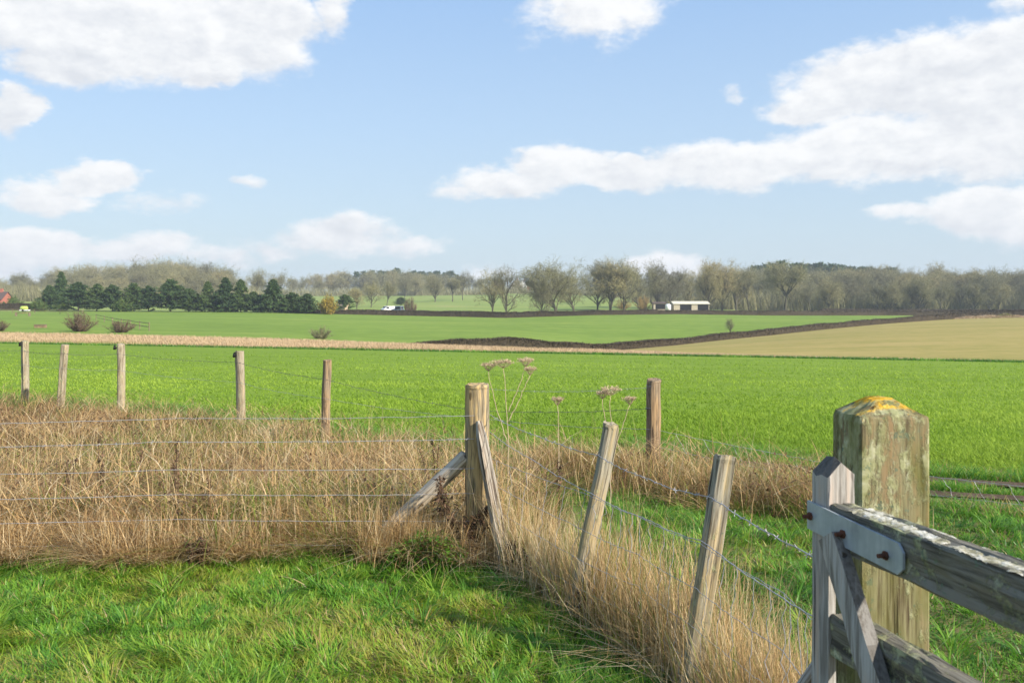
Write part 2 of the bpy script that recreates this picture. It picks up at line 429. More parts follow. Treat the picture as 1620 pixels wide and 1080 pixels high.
def lichenmat():
    m, nt = newmat('pale_lichen_crust'); v = objco(nt)
    f = noise(nt, v, 30, 6, .7); g = noise(nt, v, 90, 4, .6)
    c = ramp(nt, f * .6 + g * .4, [(.32, (.10, .09, .06)), (.44, (.28, .255, .16)), (.56, (.58, .55, .46)), (.75, (.72, .71, .65))])
    finish(nt, c, .95, f + g * .5, .9, .006, .1); return m
M_lich = lichenmat()
def galv():
    m, nt = newmat('galvanised_steel'); v = objco(nt)
    f = noise(nt, v, 22, 5, .6); st = noise(nt, objco(nt, (40, 40, 4)), 1.5, 3)
    c = ramp(nt, f * .6 + st * .4, [(.3, (.27, .30, .32)), (.5, (.36, .40, .42)), (.7, (.46, .50, .52))])
    finish(nt, c, .55, f, .15, .002, .4, .35); return m
M_galv = galv()
def rust():
    m, nt = newmat('rusty_bolt'); v = objco(nt); f = noise(nt, v, 60, 4, .6)
    c = ramp(nt, f, [(.3, (.05, .025, .018)), (.6, (.15, .055, .03)), (.8, (.26, .09, .04))]); finish(nt, c, .8, f, .5, .002); return m
M_rust = rust()
def plain(name, c, rough=.7, metal=0.0, var=.25, scale=3.0):
    m, nt = newmat(name); f = noise(nt, objco(nt), scale, 4, .6)
    k = ramp(nt, f, [(.25, tuple(x * (1 - var) for x in c)), (.75, tuple(min(1, x * (1 + var)) for x in c))]); finish(nt, k, rough, metal=metal); return m
M_wire = plain('fence_wire', (.40, .39, .40), .5, .4, .3, 40)
M_oldwire = plain('old_dark_wire', (.16, .15, .16), .6, .4, .3, 40)
M_black = plain('black_plastic', (.012, .012, .013), .5)
M_white = plain('white_render', (.72, .70, .66), .8)
M_roof = plain('dark_tile', (.10, .07, .06), .85)
M_brick = plain('red_brick', (.36, .13, .09), .9)
M_tin = plain('sheet_roof', (.58, .54, .43), .95)
M_barnwall = plain('barn_boarding', (.42, .36, .27), .9)
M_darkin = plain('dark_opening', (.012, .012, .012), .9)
M_glass = plain('window_glass', (.02, .025, .03), .15)
M_van = plain('white_paint', (.78, .78, .77), .35, 0, .03)
M_truck = plain('blue_grey_paint', (.13, .19, .26), .4)
M_cream = plain('cream_sheet', (.62, .48, .34), .7)
M_tyre = plain('tyre_rubber', (.02, .02, .02), .9)
M_lime = plain('lime_tarpaulin', (.42, .50, .10), .6)
M_bird = plain('dark_feather', (.02, .02, .022), .7)

# ------------------------------------------------------------------ the ground sheets
def nearground():
    xs = np.linspace(-60, 60, 241); ys = np.concatenate([np.linspace(-60, 0, 21)[:-1], np.linspace(0, 12, 61)])
    Xg, Yg = np.meshgrid(xs, ys); Z = zn(Yg) + np.where((Yg < 11.7), (vnoise(Xg, Yg, .9, 2) - .5) * .05, 0)
    v = np.stack([Xg, Yg, Z], 2).reshape(-1, 3); m = len(xs); n = len(ys)
    i, j = np.meshgrid(np.arange(n - 1), np.arange(m - 1), indexing='ij'); i = i.ravel(); j = j.ravel()
    return MB().add(v, np.stack([i * m + j, i * m + j + 1, (i + 1) * m + j + 1, (i + 1) * m + j], 1))
tag(nearground().build('ground', M_ground, smooth=True), kind='structure')
PL, PR = -2400, 4000
tag(sheet('crop_field', M_crop, 0, 1, 60, PL, PR).build('crop_field', M_crop, smooth=True), kind='structure')
tag(sheet('dry_grass_strip', M_strip, 1, 2, 8, PL, PR).build('dry_grass_strip', M_strip, smooth=True), kind='structure')
mb = sheet('pasture', M_past, 2, 3, 20, PL, 900); b2 = sheet('pasture', M_past, 3, 4, 26, PL, 1600)
mb.add(np.concatenate(b2.v), np.concatenate(b2.f[4]))
tag(mb.build('pasture', M_past, smooth=True), kind='structure')
mb = sheet('stubble', M_stub, 2, 3, 30, 900, PR); b2 = sheet('stubble', M_stub, 3, 4, 8, 1600, PR)
mb.add(np.concatenate(b2.v), np.concatenate(b2.f[4]))
tag(mb.build('stubble_field', M_stub, smooth=True), kind='structure')
mb = sheet('parkland', M_park, 4, 5, 14, PL, PR)
for a, b, n in ((5, 6, 14), (6, 7, 10), (7, 8, 10)):
    b2 = sheet('parkland', M_park, a, b, n, PL, PR); mb.add(np.concatenate(b2.v), np.concatenate(b2.f[4]))
tag(mb.build('parkland', M_park, smooth=True), kind='structure')

# ------------------------------------------------------------------ fence geometry (plan)
CORNER = np.array([-.24, 6.34]); LEAN1 = np.array([.336, 5.12]); LEAN2 = np.array([.79, 4.09]); GPOST = np.array([1.05, 2.6])
FAR = [(-9.95, 18.6), (-8.65, 17.6), (-7.5, 17.4), (-4.45, 14.9), (-2.62, 12.85), (-.42, 11.3), (1.52, 9.8), (5.6, 6.9)]   # boundary line beyond the rough grass
FX = np.array([-24] + [p[0] for p in FAR] + [9.0]); FY = np.array([27.0] + [p[1] for p in FAR] + [4.6])
def far_y(x): return np.interp(x, FX, FY)
def right_x(y):                                   # x of the netting fence at distance y
    ys = np.array([2.6, 4.09, 5.12, 6.34, 7.0]); xs = np.array([1.05, .79, .336, -.24, -.5]); return np.interp(y, ys, xs)
def edge_y(x):                                    # wandering edge between the lawn and the dead grass
    x = np.asarray(x, float)
    return 6.27 + .42 * (vnoise(x, x * 0, .8, 33) - .5) + .2 * (vnoise(x, x * 0, .3, 34) - .5) - .22 * np.exp(-((x + 2.5) / .35) ** 2) + .22 * np.exp(-((x + 1.15) / .4) ** 2)

# two wheel ruts beyond the boundary fence
def rut(path, w, seed):
    p = np.array(path, float); t = np.linspace(0, 1, 60); n = len(p); k = t * (n - 1)
    x = np.interp(k, np.arange(n), p[:, 0]); y = np.interp(k, np.arange(n), p[:, 1])
    tx, ty = np.gradient(x), np.gradient(y); l = np.hypot(tx, ty); nx, ny = -ty / l, tx / l
    rows = []
    for s in np.linspace(-1, 1, 7):
        ww = w * (0.75 + .5 * vnoise(x, y, .5, seed)) * s
        xx, yy = x + nx * ww, y + ny * ww
        rows.append(np.stack([xx, yy, hz(xx, yy) + .045 - .02 * (1 - s * s)], 1))
    v = np.stack(rows).reshape(-1, 3); m = 60
    i, j = np.meshgrid(np.arange(6), np.arange(m - 1), indexing='ij'); i = i.ravel(); j = j.ravel()
    return v, np.stack([i * m + j, i * m + j + 1, (i + 1) * m + j + 1, (i + 1) * m + j], 1)
RUTS = [([(2.2, 11.2), (2.9, 10.75), (5.2, 9.3), (9, 7.6)], .24), ([(3.2, 9.35), (4.0, 8.75), (4.8, 8.35), (8, 6.7)], .20)]
mb = MB()
for i, (p, w) in enumerate(RUTS): mb.add(*rut(p, w, i))
tag(mb.build('track', M_mud, smooth=True), kind='structure')
def rut_low(x, y):                                  # 1 away from the ruts, small where wheels and feet keep the grass down
    f = np.ones(np.shape(x))
    for p, w in RUTS:
        yy = np.interp(x, [q[0] for q in p], [q[1] for q in p]); g = yy - y
        f = np.where((x > p[0][0] - .2) & (g > -.3) & (g < 1.1), np.minimum(f, .22 + .7 * np.clip((g - .25) / .85, 0, 1)), f)
    return f
def rut_dist(x, y):
    d = np.full(np.shape(x), 9.0)
    for p, w in RUTS:
        yy = np.interp(x, [q[0] for q in p], [q[1] for q in p]); ok = (x > p[0][0] - .2)
        d = np.where(ok, np.minimum(d, np.abs(y - yy)), d)
    return d

# ------------------------------------------------------------------ grasses
def scatter(n, x0, x1, y0, y1):
    return rng.uniform(x0, x1, n), rng.uniform(y0, y1, n)
def ground_z(x, y): return hz(x, y) + np.where(y < 11.7, (vnoise(x, y, .9, 2) - .5) * .05, 0)

def lawn():
    mb = MB()
    # lawn this side of the fence; finer and denser near the lens
    n = 175000
    x, y = scatter(n, -5.2, 1.6, 2.9, 6.9)
    keep = (x < right_x(y) - .04 + .12 * rng.normal(size=n)) & (y < edge_y(x) + .05 + .14 * rng.normal(size=n))
    x, y = x[keep], y[keep]
    x2, y2 = scatter(90000, .3, 5.6, 2.2, 9.4)       # the strip of grass beyond the netting, up to the track
    k2 = (x2 > right_x(y2) + .22 + .12 * rng.normal(size=len(x2))) & (y2 < far_y(x2) + 2.6) & (rut_dist(x2, y2) > .10 + .32 * vnoise(x2, y2, .35, 91))
    k2 &= rng.random(len(x2)) < np.clip(1.25 - (y2 - 4) * .10, .35, 1)
    x = np.concatenate([x, x2[k2]]); y = np.concatenate([y, y2[k2]]); n = len(x)
    clump = vnoise(x, y, .28, 3); big = vnoise(x, y, .9, 4)
    H = (.045 + .055 * clump ** 1.5 + .04 * big ** 2) * rng.uniform(.6, 1.35, n)
    H *= rut_low(x, y)
    edge = np.clip(1 - np.abs(y - 6.15) / .4, 0, 1) * (x < -.1)
    H *= 1 + .4 * edge
    tuft = vnoise(x, y, .16, 8)
    az = vnoise(x, y, .22, 6) * 4 * PI + rng.normal(0, .7, n)
    patch = vnoise(x, y, .7, 9); patch2 = vnoise(x, y, 1.7, 10)
    tuftk = rng.normal(0, .14, 9000)[(np.floor(x / .09).astype(int) * 131 + np.floor(y / .09).astype(int) * 17) % 9000]
    tint = np.clip(.40 + .50 * (patch2 - .5) + .50 * (patch - .5) + tuftk + rng.normal(0, .13, n), 0, .84)
    dead = rng.random(n) < (.03 + .22 * np.clip((patch - .60) * 4, 0, 1)); tint[dead] = rng.uniform(.86, 1, dead.sum())
    P = np.stack([x, y, ground_z(x, y) - .01], 1)
    mb.add(*(lambda v, q, t, c: (v, q, t, c))(*blades(P, H, rng.uniform(.0042, .0085, n) * (1 + .07 * y), az, rng.uniform(.1, .6, n), rng.uniform(.1, 1.0, n), tint)))
    # coarse tufts of longer grass
    T = 330; tx, ty = scatter(T, -5, 3.8, 3.0, 8.6)
    ok = (((tx < right_x(ty) - .12) & (ty < 6.4)) | ((tx > right_x(ty) + .3) & (ty < far_y(tx) + .6)))
    edge_x = rng.uniform(-5, -.1, 130); ey = edge_y(edge_x) - .04 + rng.normal(0, .12, 130)
    tx = np.concatenate([tx[ok], edge_x]); ty = np.concatenate([ty[ok], ey])
    m = rng.integers(26, 60, len(tx)); x = np.repeat(tx, m); y = np.repeat(ty, m); n = len(x)
    tn = np.repeat(rng.normal(.36, .20, len(tx)), m)
    a = rng.uniform(0, 2 * PI, n); r = np.abs(rng.normal(0, .045, n)); x = x + r * np.cos(a); y = y + r * np.sin(a)
    H = rng.uniform(.10, .21, n) * np.repeat(rng.uniform(.6, 1.25, len(tx)), m)
    P = np.stack([x, y, ground_z(x, y) - .01], 1)
    tint = np.clip(tn + rng.normal(0, .09, n), 0, .84); dead = rng.random(n) < .05; tint[dead] = rng.uniform(.88, 1, dead.sum())
    mb.add(*blades(P, H, rng.uniform(.005, .011, n), a + rng.normal(0, .5, n), rng.uniform(.1, .5, n), rng.uniform(.3, 1.2, n), tint, 4))
    return mb
tag(lawn().build('lawn_grass', M_lawn), 'green lawn grass in front of the wire fence', 'grass', kind='stuff')

def drygrass():
    mb = MB()
    def put(x, y, H, W, tint, leanm=.35, curlm=.5, segs=4, az=None):
        n = len(x); P = np.stack([x, y, ground_z(x, y) - .02], 1)
        az = rng.uniform(0, 2 * PI, n) if az is None else az
        mb.add(*blades(P, H, W, az, np.abs(rng.normal(0, leanm, n)), np.abs(rng.normal(0, curlm, n)), tint, segs))
    def tints(x, y, green=.12):
        n = len(x); p = vnoise(x, y, .8, 11); p2 = vnoise(x, y, 2.2, 12); p3 = vnoise(x, y, .35, 13)
        t = .50 + .30 * (p - .5) + .35 * (p2 - .5) + .2 * (p3 - .5) + rng.normal(0, .14, n)
        g = rng.random(n) < green * 2.2 * np.clip(vnoise(x, y, 1.1, 14) - .25, 0, 1) ** 1.0
        t = np.clip(t, .2, 1); t[g] = rng.uniform(0, .16, g.sum()); return t
    # main body between the two fences: tussocks, each with its own colour, height and lay
    def region(n):
        y = 6.05 + 13.3 * rng.random(n) ** 1.6; x = rng.uniform(-.78, .42, n) * y - .3
        keep = (y > edge_y(x) + .04 * rng.normal(size=n)) & (y < far_y(x) + .4 * rng.normal(size=n) + .2) & (x > -14) & ((x < right_x(np.minimum(y, 7)) + .2) | (y > 6.7)) & ~((x > .3) & (y < far_y(x) - 1.55 + .3 * rng.normal(size=n)))
        return x[keep], y[keep]
    tx, ty = region(6600); hole = vnoise(tx, ty, .42, 27) * .6 + vnoise(tx, ty, 1.3, 28) * .4 > .36; hole &= rng.random(len(tx)) < np.clip(.30 + (ty - edge_y(tx)) * .9, .30, 1); tx, ty = tx[hole], ty[hole]; T = len(tx)
    kind = rng.random(T); pk = vnoise(tx, ty, 1.1, 14)
    tt = np.clip(.49 + .50 * (vnoise(tx, ty, .7, 11) - .5) + .35 * (vnoise(tx, ty, 2.3, 12) - .5) + rng.normal(0, .17, T), .22, .95)
    tt = np.where(kind < .55 * np.clip(pk * 2.2 - .65, 0, 1), rng.uniform(.02, .15, T), np.where(kind > .86, rng.uniform(.18, .26, T), tt))
    fr = ty < edge_y(tx) + .7; tt = np.where(fr & (tt > .16), np.clip(.62 + (tt - .5) * .6, .42, .95), tt)
    th = (.20 + .36 * vnoise(tx, ty, .8, 15)) * rng.uniform(.6, 1.35, T) * np.clip((far_y(tx) + .4 - ty) / 2.5, .85, 1) * np.clip((ty - 5.6) / 1.5, .55, 1)
    m = rng.integers(16, 46, T); x = np.repeat(tx, m); y = np.repeat(ty, m); n = len(x)
    ph = np.repeat(rng.uniform(0, 2 * PI, T), m); ls = np.repeat(np.abs(rng.normal(.28, .32, T)), m)
    r = np.abs(rng.normal(0, .075, n)); a = rng.uniform(0, 2 * PI, n); x = x + r * np.cos(a); y = y + r * np.sin(a)
    lx = ls * np.cos(ph) + .65 * np.cos(a) * rng.random(n); ly = ls * np.sin(ph) + .65 * np.sin(a) * rng.random(n)
    P = np.stack([x, y, ground_z(x, y) - .02], 1); W = rng.uniform(.0045, .0105, n) * (1 + np.clip(y - 7, 0, 8) * .08)
    t_ = np.repeat(tt, m); t_ = np.where(t_ > .17, np.clip(t_ + rng.normal(0, .12, n), .19, 1), np.clip(t_ + rng.normal(0, .04, n), 0, .16))
    mb.add(*blades(P, np.repeat(th, m) * rng.uniform(.5, 1.25, n), W, np.arctan2(ly, lx), np.hypot(lx, ly), np.abs(rng.normal(.55, .65, n)), t_, 4))
    # standing stalks, leaning every way, thicker in some places than others
    x, y = region(26000); k = rng.random(len(x)) < np.clip(2.2 * vnoise(x, y, .5, 21) - .6, .04, 1); x, y = x[k], y[k]; n = len(x)
    H = (.34 + .30 * vnoise(x, y, .7, 15)) * rng.uniform(.6, 1.25, n) * np.clip((far_y(x) + .4 - y) / 2.5, .9, 1) * np.clip((y - 5.6) / 1.3, .5, 1)
    put(x, y, H, rng.uniform(.0025, .0042, n) * (1 + np.clip(y - 7, 0, 8) * .09), np.clip(.62 + .3 * (vnoise(x, y, 1.2, 17) - .5) + rng.normal(0, .17, n), .2, 1), .34, .2, 3)
    # broken straws lying across
    x, y = region(34000); n = len(x); P = np.stack([x, y, ground_z(x, y) + rng.uniform(.03, .40, n)], 1)
    mb.add(*blades(P, rng.uniform(.10, .34, n), rng.uniform(.004, .008, n), rng.uniform(0, 2 * PI, n), rng.uniform(.5, 1.6, n), rng.uniform(.2, 1.0, n), np.clip(rng.normal(.6, .2, n), .18, 1), 3))
    # dark stemmy weeds
    x, y = region(26000); k = vnoise(x, y, .5, 29) > .60; x, y = x[k], y[k]; n = len(x)      # scraps of dark dead leaf
    P = np.stack([x, y, ground_z(x, y) + rng.uniform(.08, .42, n)], 1)
    mb.add(*blades(P, rng.uniform(.025, .06, n), rng.uniform(.012, .028, n), rng.uniform(0, 2 * PI, n), rng.uniform(.2, 1.5, n), rng.uniform(.2, 1.2, n), rng.uniform(.175, .25, n), 2))
    x, y = region(5200); k = vnoise(x, y, .55, 23) > .56; x, y = x[k], y[k]; n = len(x)
    put(x, y, rng.uniform(.3, .62, n), rng.uniform(.003, .005, n), rng.uniform(.17, .27, n), .25, .1, 3)
    n = 12000; x = rng.uniform(-5.6, -.2, n); y = edge_y(x) - .22 + np.abs(rng.normal(0, .30, n)); k = rng.random(n) < np.clip(2.4 * vnoise(x, y, .4, 37) - .35, .12, 1); x, y = x[k], y[k]; n = len(x)
    P = np.stack([x, y, ground_z(x, y) + rng.uniform(.03, .20, n) * np.clip((y - edge_y(x)) / .3 + .7, .4, 1)], 1)      # pale straw litter lying over the foot of it
    mb.add(*blades(P, rng.uniform(.08, .24, n), rng.uniform(.004, .008, n), rng.uniform(0, 2 * PI, n), rng.uniform(.9, 1.8, n), rng.uniform(.1, .6, n), np.clip(rng.normal(.76, .15, n), .3, 1), 3))
    # ragged lower fringe lying towards the lawn
    for cx_, cy_, cr, cn in ((-1.95, 6.95, .16, 14), (-1.62, 7.9, .25, 16), (-2.9, 8.1, .35, 20), (-3.4, 7.1, .2, 8), (-.9, 7.4, .2, 8), (-1.1, 6.5, .12, 8), (-2.2, 6.5, .25, 9), (-3.9, 9.5, .5, 18), (-.6, 9.2, .3, 10), (-5.2, 8.6, .4, 12), (-2.0, 10.6, .4, 14)):     # green tussocks among the dead grass
        qx = np.repeat(cx_ + rng.normal(0, cr, cn), 34); qy = np.repeat(cy_ + rng.normal(0, cr * .6, cn), 34); q = len(qx); a = rng.uniform(0, 2 * PI, q)
        put(qx + .04 * np.cos(a), qy + .04 * np.sin(a), rng.uniform(.26, .60, q), rng.uniform(.007, .013, q), np.repeat(rng.uniform(.0, .15, cn), 34), .4, 1.0, 4, az=a)
    n = 6500; x = rng.uniform(-5.5, -.25, n); y = edge_y(x) - .20 + .16 * rng.random(n); k = rng.random(n) < np.clip(2.2 * vnoise(x, y, .3, 44) - .2, .1, 1); x, y = x[k], y[k]; n = len(x)
    put(x, y, rng.uniform(.16, .48, n), rng.uniform(.0045, .0085, n), np.clip(rng.normal(.80, .13, n), .4, 1), .35, .6, 4)
    n = 5000; x = rng.uniform(-5.5, -.25, n); y = edge_y(x) - .10 + np.abs(rng.normal(0, .16, n))
    k = rng.random(n) < np.clip(2.2 * vnoise(x, y, .35, 24) - .35, .1, 1); x, y = x[k], y[k]; n = len(x)
    put(x, y, rng.uniform(.2, .55, n), rng.uniform(.004, .008, n), np.clip(tints(x, y, .1) + .2, 0, 1), .4, .8, 4, az=-PI / 2 + rng.normal(0, 1.5, n))
    n = 900; x = rng.uniform(-1.05, -.45, n); y = 6.24 + rng.normal(0, .07, n)      # orange brown mound drooping under the strut
    put(x, y, rng.uniform(.25, .6, n), rng.uniform(.004, .007, n), np.clip(rng.normal(.72, .15, n), .3, 1), .25, .7, 5, az=-PI / 2 + rng.normal(.3, .8, n))
    # along the netting fence: long pale stems
    n = 13500; t = rng.random(n) ** .8; y = 6.5 - t * 3.75; side = rng.normal(.17, .15, n); x = right_x(y) + side
    ok = (x > right_x(y) - .07 - .05 * rng.normal(size=n)); x, y = x[ok], y[ok]; n = len(x)
    st = rng.random(n) < .6
    H = np.where(st, rng.uniform(.35, .78, n), rng.uniform(.2, .5, n)) * np.clip(.62 + .6 * vnoise(x, y, .4, 31), .5, 1.2) * np.clip(1.0 - .12 * (4.2 - y), .6, 1)
    tt = np.clip(.74 + .3 * (vnoise(x, y, .5, 38) - .5) + rng.normal(0, .15, n), .25, 1); g = rng.random(n) < .16; tt[g] = rng.uniform(.02, .2, g.sum())
    put(x[st], y[st], H[st], rng.uniform(.003, .0048, st.sum()), tt[st], .2, .2, 3); s2 = ~st
    put(x[s2], y[s2], H[s2], rng.uniform(.004, .007, s2.sum()), tt[s2], .35, .8, 4)
    # brown bank along the boundary fence to the right of its last post
    n = 22000; t = rng.random(n); x = .3 + t * 2.9; y = far_y(x) - .55 + rng.normal(0, .42, n)
    ok = (rut_dist(x, y) > .2) & (rng.random(n) < np.clip(1.4 - t * .75, 0, 1) * np.clip(3.2 * vnoise(x, y, .45, 35) - .75, .08, 1)); x, y = x[ok], y[ok]; n = len(x)
    put(x, y, rng.uniform(.18, .55, n) * (1 - .3 * (x > 2.6)), rng.uniform(.004, .008, n), np.where(rng.random(n) < .2, rng.uniform(0, .15, n), np.clip(tints(x, y, .2) + .13, .0, 1)), .45, .9, 4)
    # thin seed stems standing above everything
    n = 1500; y = 6.4 + 6 * rng.random(n) ** 1.4; x = rng.uniform(-.7, .3, n) * y; ok = (y < far_y(x) + .3) & ~((x > .2) & (y < 8)); x, y = x[ok], y[ok]; n = len(x)
    put(x, y, rng.uniform(.6, .95, n), rng.uniform(.003, .0045, n), rng.uniform(.6, 1, n), .2, .12, 4)
    return mb
tag(drygrass().build('rough_grass', M_dry), 'tangle of tall dead brown grass behind and along the fences', 'dry grass', kind='stuff')

def verge():
    mb = MB(); n = 60000                       # green verge just beyond the boundary fence and round the ruts
    x = rng.uniform(-14, 9, n); y = far_y(x) + rng.normal(.75, .55, n)
    x2 = rng.uniform(1.6, 8, 34000); y2 = far_y(x2) + rng.uniform(-.4, 3.4, 34000); x = np.concatenate([x, x2]); y = np.concatenate([y, y2])
    ok = rut_dist(x, y) > .10 + .32 * vnoise(x, y, .35, 91); ok &= (np.abs(x / y) < .85); x, y = x[ok], y[ok]; n = len(x)
    H = rng.uniform(.08, .26, n) * (.5 + vnoise(x, y, .5, 41)) * rut_low(x, y); P = np.stack([x, y, ground_z(x, y) - .01], 1)
    tint = np.clip(.28 + .3 * (vnoise(x, y, .6, 42) - .5) + rng.normal(0, .1, n), 0, .8); dd = rng.random(n) < .10 + .25 * (vnoise(x, y, .9, 43) > .66); tint[dd] = rng.uniform(.86, 1, dd.sum())
    mb.add(*blades(P, H, rng.uniform(.006, .012, n), rng.uniform(0, 2 * PI, n), rng.uniform(.1, .5, n), rng.uniform(.2, 1, n), tint, 3))
    return mb
tag(verge().build('verge_grass', M_lawn), 'longer green grass along the far side of the boundary fence', 'grass', kind='stuff')

def cropblades():
    mb = MB(); n = 105000
    D = 1 / rng.uniform(1 / 62, 1 / 9.0, n); u = rng.uniform(-.68, .68, n); x = u * D
    ok = (D > far_y(x) + .55) & (rut_dist(x, D) > .5) & (D < np.interp(810 + F * u, PXK, KD[1]) - .3); x, y = x[ok], D[ok]
    m = 4; x = np.repeat(x, m); y = np.repeat(y, m); n = len(x); x = x + rng.normal(0, .035, n); y = y + rng.normal(0, .035, n)
    patch = vnoise(x, y, 2.5, 51); p2 = vnoise(x, y * .45, 7, 52)
    keep = rng.random(n) < (.35 + .65 * patch) * np.clip(1.35 - y / 60, .3, 1); x, y, patch, p2 = x[keep], y[keep], patch[keep], p2[keep]; n = len(x)
    H = rng.uniform(.05, .10, n) * (.8 + .5 * patch); P = np.stack([x, y, ground_z(x, y) - .005], 1)
    tint = np.clip(.48 + .5 * (patch - .5) + .6 * (p2 - .5) + rng.normal(0, .13, n), 0, 1)
    mb.add(*blades(P, H, .007 + .0006 * y, rng.uniform(0, 2 * PI, n), rng.uniform(.1, .7, n), rng.uniform(.1, .8, n), tint, 2))
    return mb
tag(cropblades().build('young_crop', M_cropb), 'short bright green crop covering the near field', 'crop', kind='stuff')

def stripblades():
    mb = MB(); n = 115000
    px = rng.uniform(-500, 2200, n); t = rng.random(n); d0, d1 = row(1, px, KD), row(2, px, KD); D = d0 + (d1 - d0) * t; x = (px - 810) / F * D
    h = np.interp(px, [-500, 0, 420, 800, 1070, 1220, 1620], [.48, .45, .38, .32, .26, .23, .21])
    H = h * rng.uniform(.6, 1.1, n) * np.clip(.75 + .4 * vnoise(x, D, 3, 61), .6, 1.15); P = np.stack([x, D, hz(x, D) - .02], 1)
    front = t < .10
    tint = np.clip(.62 + .3 * (vnoise(x, D, 5, 62) - .5) + rng.normal(0, .10, n), .15, 1); tint[front] = np.clip(tint[front] - .45, 0, 1)
    mb.add(*blades(P, H, rng.uniform(.03, .06, n), rng.uniform(0, 2 * PI, n), rng.uniform(.05, .35, n), rng.uniform(.1, .5, n), tint, 2))
    n = 16000; px = rng.uniform(-400, 2100, n); D = row(1, px, KD) - rng.uniform(-.1, .7, n); x = (px - 810) / F * D; P = np.stack([x, D, hz(x, D)], 1)
    mb2 = MB(); mb2.add(*blades(P, rng.uniform(.12, .30, n), rng.uniform(.03, .06, n), rng.uniform(0, 2 * PI, n), rng.uniform(.1, .4, n), rng.uniform(.2, .8, n), np.clip(rng.normal(.12, .12, n) + .3 * (vnoise(x, D, 3, 63) > .7), 0, .8), 2))
    return mb, mb2
a, b = stripblades()
tag(a.build('pale_grass', M_stripb), 'band of pale dead grass along the far edge of the crop field', 'dry grass', kind='stuff')
tag(b.build('field_edge_grass', M_lawn), 'dark green grass lip between the crop and the pale band', 'grass', kind='stuff')

# ------------------------------------------------------------------ posts and wires
def post_mesh(name, mat, L, r, seed, sides=18, taper=.97, flat=None, crack=True, topcut=0.0, wob=.05):
    rs = np.random.default_rng(seed); th = np.arange(sides) / sides * 2 * PI
    pr = 1 + wob * np.cos(2 * th + rs.uniform(0, 6)) + wob * .7 * np.cos(3 * th + rs.uniform(0, 6)) + rs.normal(0, wob * .3, sides)
    if flat is not None:
        for fa, fd in flat:
            c = np.cos(th - fa); pr = np.where(c > .25, np.minimum(pr, fd / np.maximum(c, .25)), pr)
    rings = 12; zs = np.concatenate([np.linspace(-.3, L * .97, rings), [L * .985, L]]); n = len(zs)
    rad = np.interp(zs, [-.3, L], [r, r * taper]) * (1 + rs.normal(0, .012, n)); rad[-1] *= .93
    mb = MB(); cx = np.cumsum(rs.normal(0, .0025, n)); cy = np.cumsum(rs.normal(0, .0025, n))
    v = []
    for k in range(n):
        zz = zs[k] + (topcut * np.cos(th) * r if k >= n - 2 else 0) + (rs.normal(0, .003, sides) if k >= n - 2 else 0)
        p2 = pr.copy()
        if crack:
            p2[seed % sides] *= .80
            if k > n * .45: p2[(seed * 7 + 5) % sides] *= .84
        v.append(np.stack([cx[k] + rad[k] * p2 * np.cos(th), cy[k] + rad[k] * p2 * np.sin(th), np.broadcast_to(zz, (sides,))], 1))
    v = np.vstack(v + [np.array([[cx[-1], cy[-1], L - .003]])])
    i, j = np.meshgrid(np.arange(n - 1), np.arange(sides), indexing='ij'); i = i.ravel(); j = j.ravel(); k = (j + 1) % sides
    q = np.stack([i * sides + j, i * sides + k, (i + 1) * sides + k, (i + 1) * sides + j], 1)
    tr = [(n * sides, (n - 1) * sides + j, (n - 1) * sides + (j + 1) % sides) for j in range(sides)]
    mb.add(v, q, tr)
    return mb.mesh(name, mat)

def aim(base, top, spin=0.0):
    base, top = Vector(base), Vector(top)
    return Matrix.Translation(base) @ (top - base).to_track_quat('Z', 'Y').to_matrix().to_4x4() @ Matrix.Rotation(spin, 4, 'Z')

def wire_pts(knots, n=60, sag=.0, jit=.0025):
    k = np.array(knots, float); m = len(k); t = np.linspace(0, m - 1, n); p = np.stack([np.interp(t, np.arange(m), k[:, i]) for i in range(3)], 1)
    fr = t - np.floor(np.minimum(t, m - 1 - 1e-6)); p[:, 2] -= sag * 4 * fr * (1 - fr)
    p[:, 1:] += rng.normal(0, jit, (n, 2)); return p
def wire(parent, knots, r=.0019, sag=.02, n=60, jit=.002, mat=None, barbs=0, name='wire'):
    mb = MB(); p = wire_pts(knots, n, sag, jit); tube(mb, p, r, 5, False)
    if barbs:
        seg = np.linalg.norm(np.diff(p, axis=0), axis=1); s = np.concatenate([[0], np.cumsum(seg)])
        for d in np.arange(.1, s[-1], barbs):
            c = np.array([np.interp(d, s, p[:, i]) for i in range(3)])
            for _ in range(2):
                v = rng.normal(0, 1, 3); v = v / np.linalg.norm(v) * .014; tube(mb, [c - v, c + v], r * .8, 3, False)
    return mb.build(name, mat or M_wire, parent, True)

# --- left run: corner post, strut and strands towards the left
f1 = empty('strand_fence', (CORNER[0], CORNER[1], 0), 'plain wire strand fence ending at the thick corner post with a round strut', 'fence')
link('corner_post', post_mesh('corner_post', W_strain, 1.2, .088, 11, 22, .97, flat=[(PI * 1.12, .86)], topcut=-.04), f1, aim((*CORNER, 0), (CORNER[0] - .004, CORNER[1], 1.2)))
link('strut', post_mesh('strut', W_strut, 1.18, .062, 4, 16, .92, crack=False), f1, aim((-1.16, 6.5, -.12), (-.31, 6.36, .70)))
for i, (z, zl) in enumerate([(.99, .93), (.83, .77), (.63, .59), (.455, .425), (.27, .27), (.10, .12)]):
    kn = [(-9.5, 6.5, zl), (-7.5, 6.28, zl + .01), (-4.75, 6.12 - .01 * i, zl + .005), (-2.3, 6.24, (z + zl) / 2 + .012), (CORNER[0] - .02, CORNER[1] - .09, z)]
    wire(f1, kn, .0019 if i < 5 else .0014, .008, 90, .0016, M_wire, .12 if i == 1 else 0)
